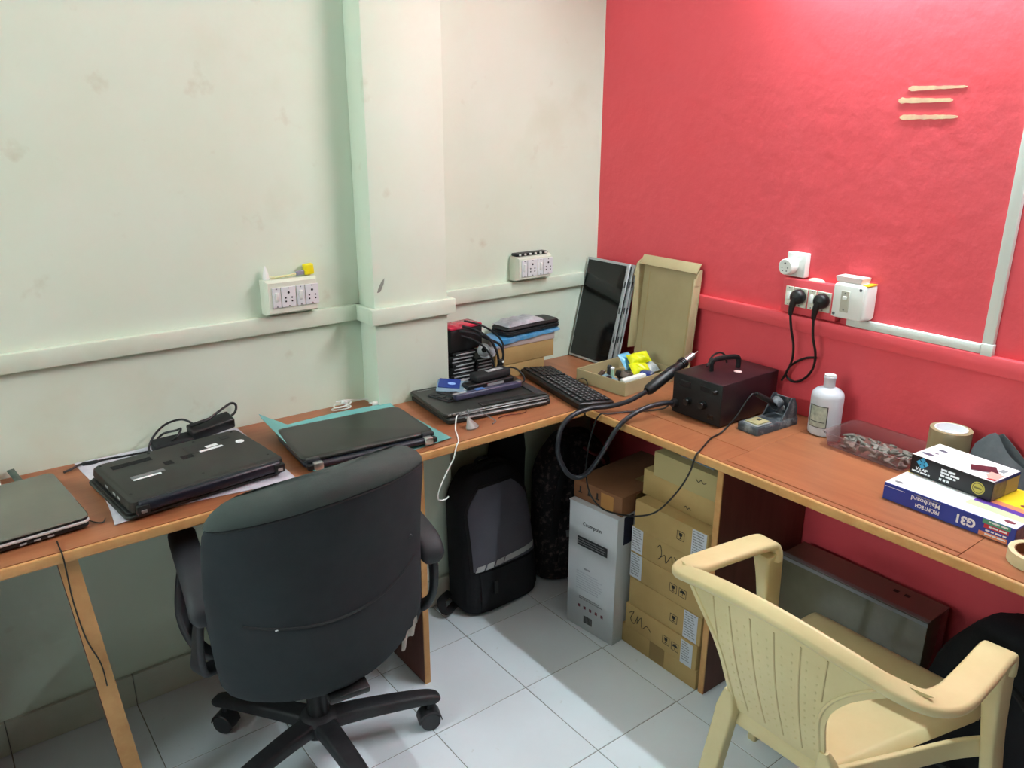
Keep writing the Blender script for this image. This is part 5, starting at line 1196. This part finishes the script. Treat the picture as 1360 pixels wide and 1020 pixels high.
# fan shaped back
def hwb(v): return .105+.020*v+.135*max(0, (v-.35)/.65)**2.2
def backp(u, v, off=0.0):
    y = hwb(v)*u; arch = .012*(u*u) if v > .9 else 0
    zt = .742-.050*(u*u)*1.0*v**3
    z = .428+(zt-.428)*v
    x = -.205-.098*v-.012*math.sin(PI*v)+.040*(y/.24)**2*2.0*v-off
    return Vector((x, -y, z))
b = NB(); slab(b, lambda u, v: backp(2*u-1, v), 28, 24, -.006); bk = finish('back_panel', b, CHAIR_P, t, 50)
def backy(y, v, off): return backp(max(-1, min(1, y/hwb(v))), v, off)
for y0 in (-.098, -.062, -.022, .018, .058, .094):
    pts = [backy(y0*(1+.28*v), v, .0062) for v in [.06+.86*j/16 for j in range(17)] if abs(y0*(1+.28*v)) < .86*hwb(v)]
    if len(pts) < 4: continue
    b = NB(); tube(b, pts, .0019, 6); finish('rib', b, mat('cream_plastic_rib', '#c2ae80', .45), bk)
for s in (-1, 1):
    b = NB(); tube(b, [backp(s*.90, v, .006) for v in [.04+.90*j/16 for j in range(17)]], .0038, 6); finish('border_rib', b, CHAIR_P, bk)
b = NB()
for y0 in (-.080, -.042, -.002, .038, .076):
    for j in range(12):
        for d in (-.008, .008):
            v = .12+.065*j; y = (y0+d)*(1+.28*v)
            if abs(y) < .84*hwb(v): box(b, backy(y, v, .0064), (.0012, .0040, .0052), .0005, seg=1)
o = finish('dimples', b, CHAIR_P, bk); o['kind'] = 'stuff'
# seat
def seatp(u, v):
    x = -.205+.460*u; hw = .118+.092*min(1, u*1.25); y = hw*(2*v-1)
    z = .428-.012*math.sin(PI*min(1, u*1.05))*(1-(2*v-1)**2)-.030*max(0, (u-.90)/.10)**2-.020*max(0, (abs(2*v-1)-.90)/.10)**2
    return (x, y, z)
b = NB(); slab(b, seatp, 30, 26, .006); finish('seat', b, CHAIR_P, t, 60)
for s in (-1, 1):
    b = NB(); sweep(b, cr([(-.200, s*.120, .412), (-.08, s*.165, .408), (.06, s*.218, .404), (.135, s*.262, .404)], 5), rrect(.012, .046, .004, 3), up=(0, 0, 1)); finish('side_apron', b, CHAIR_P, t)
    b = NB(); sweep(b, cr([(.078, s*.250, .622), (.096, s*.253, .56), (.125, s*.260, .40), (.160, s*.276, .18), (.188, s*.290, .0)], 5), lambda q: [(a, c) for a, c in rrect(.026+.022*max(0, 1-q*2.2), (.066-.018*q)*(.72+.28*min(1, q*8)), .007, 3)], up=(1, 0, 0)); finish('front_leg', b, CHAIR_P, t)
    b = NB(); sweep(b, cr([(-.226, s*.106, .475), (-.214, s*.114, .42), (-.208, s*.135, .30), (-.205, s*.160, .15), (-.205, s*.178, .0)], 5), lambda q: [(a, c) for a, c in rrect(.018+.024*min(1, q*4), .012+.018*min(1, q*4), .005, 3)], up=(1, 0, 0)); finish('rear_leg', b, CHAIR_P, t)
b = NB(); sweep(b, [(-.198, -.12, .405), (-.198, .12, .405)], rrect(.012, .046, .004, 3), up=(0, 0, 1)); finish('rear_apron', b, CHAIR_P, t)
b = NB(); sweep(b, [(.215, -.20, .395), (.215, .20, .395)], rrect(.010, .036, .004, 3), up=(0, 0, 1)); finish('front_apron', b, CHAIR_P, t)
# dark box at far left, guessed from a sliver; its unseen bulk blocks light
t = thing('guessed_box', 'guessed dark brown box, mostly unseen, on the floor at the lower left picture edge', 'box', (-2.36, -.22, .0006), 0)
b = NB(); box(b, (0, 0, .25), (.56, .36, .50), .006); finish('body', b, mat('dark_brown_box', '#2c211c', .6), t)
b = NB(); box(b, (0, 0, .515), (.575, .375, .028), .006); finish('lid', b, mat('dark_brown_box', '#2c211c', .6), t)
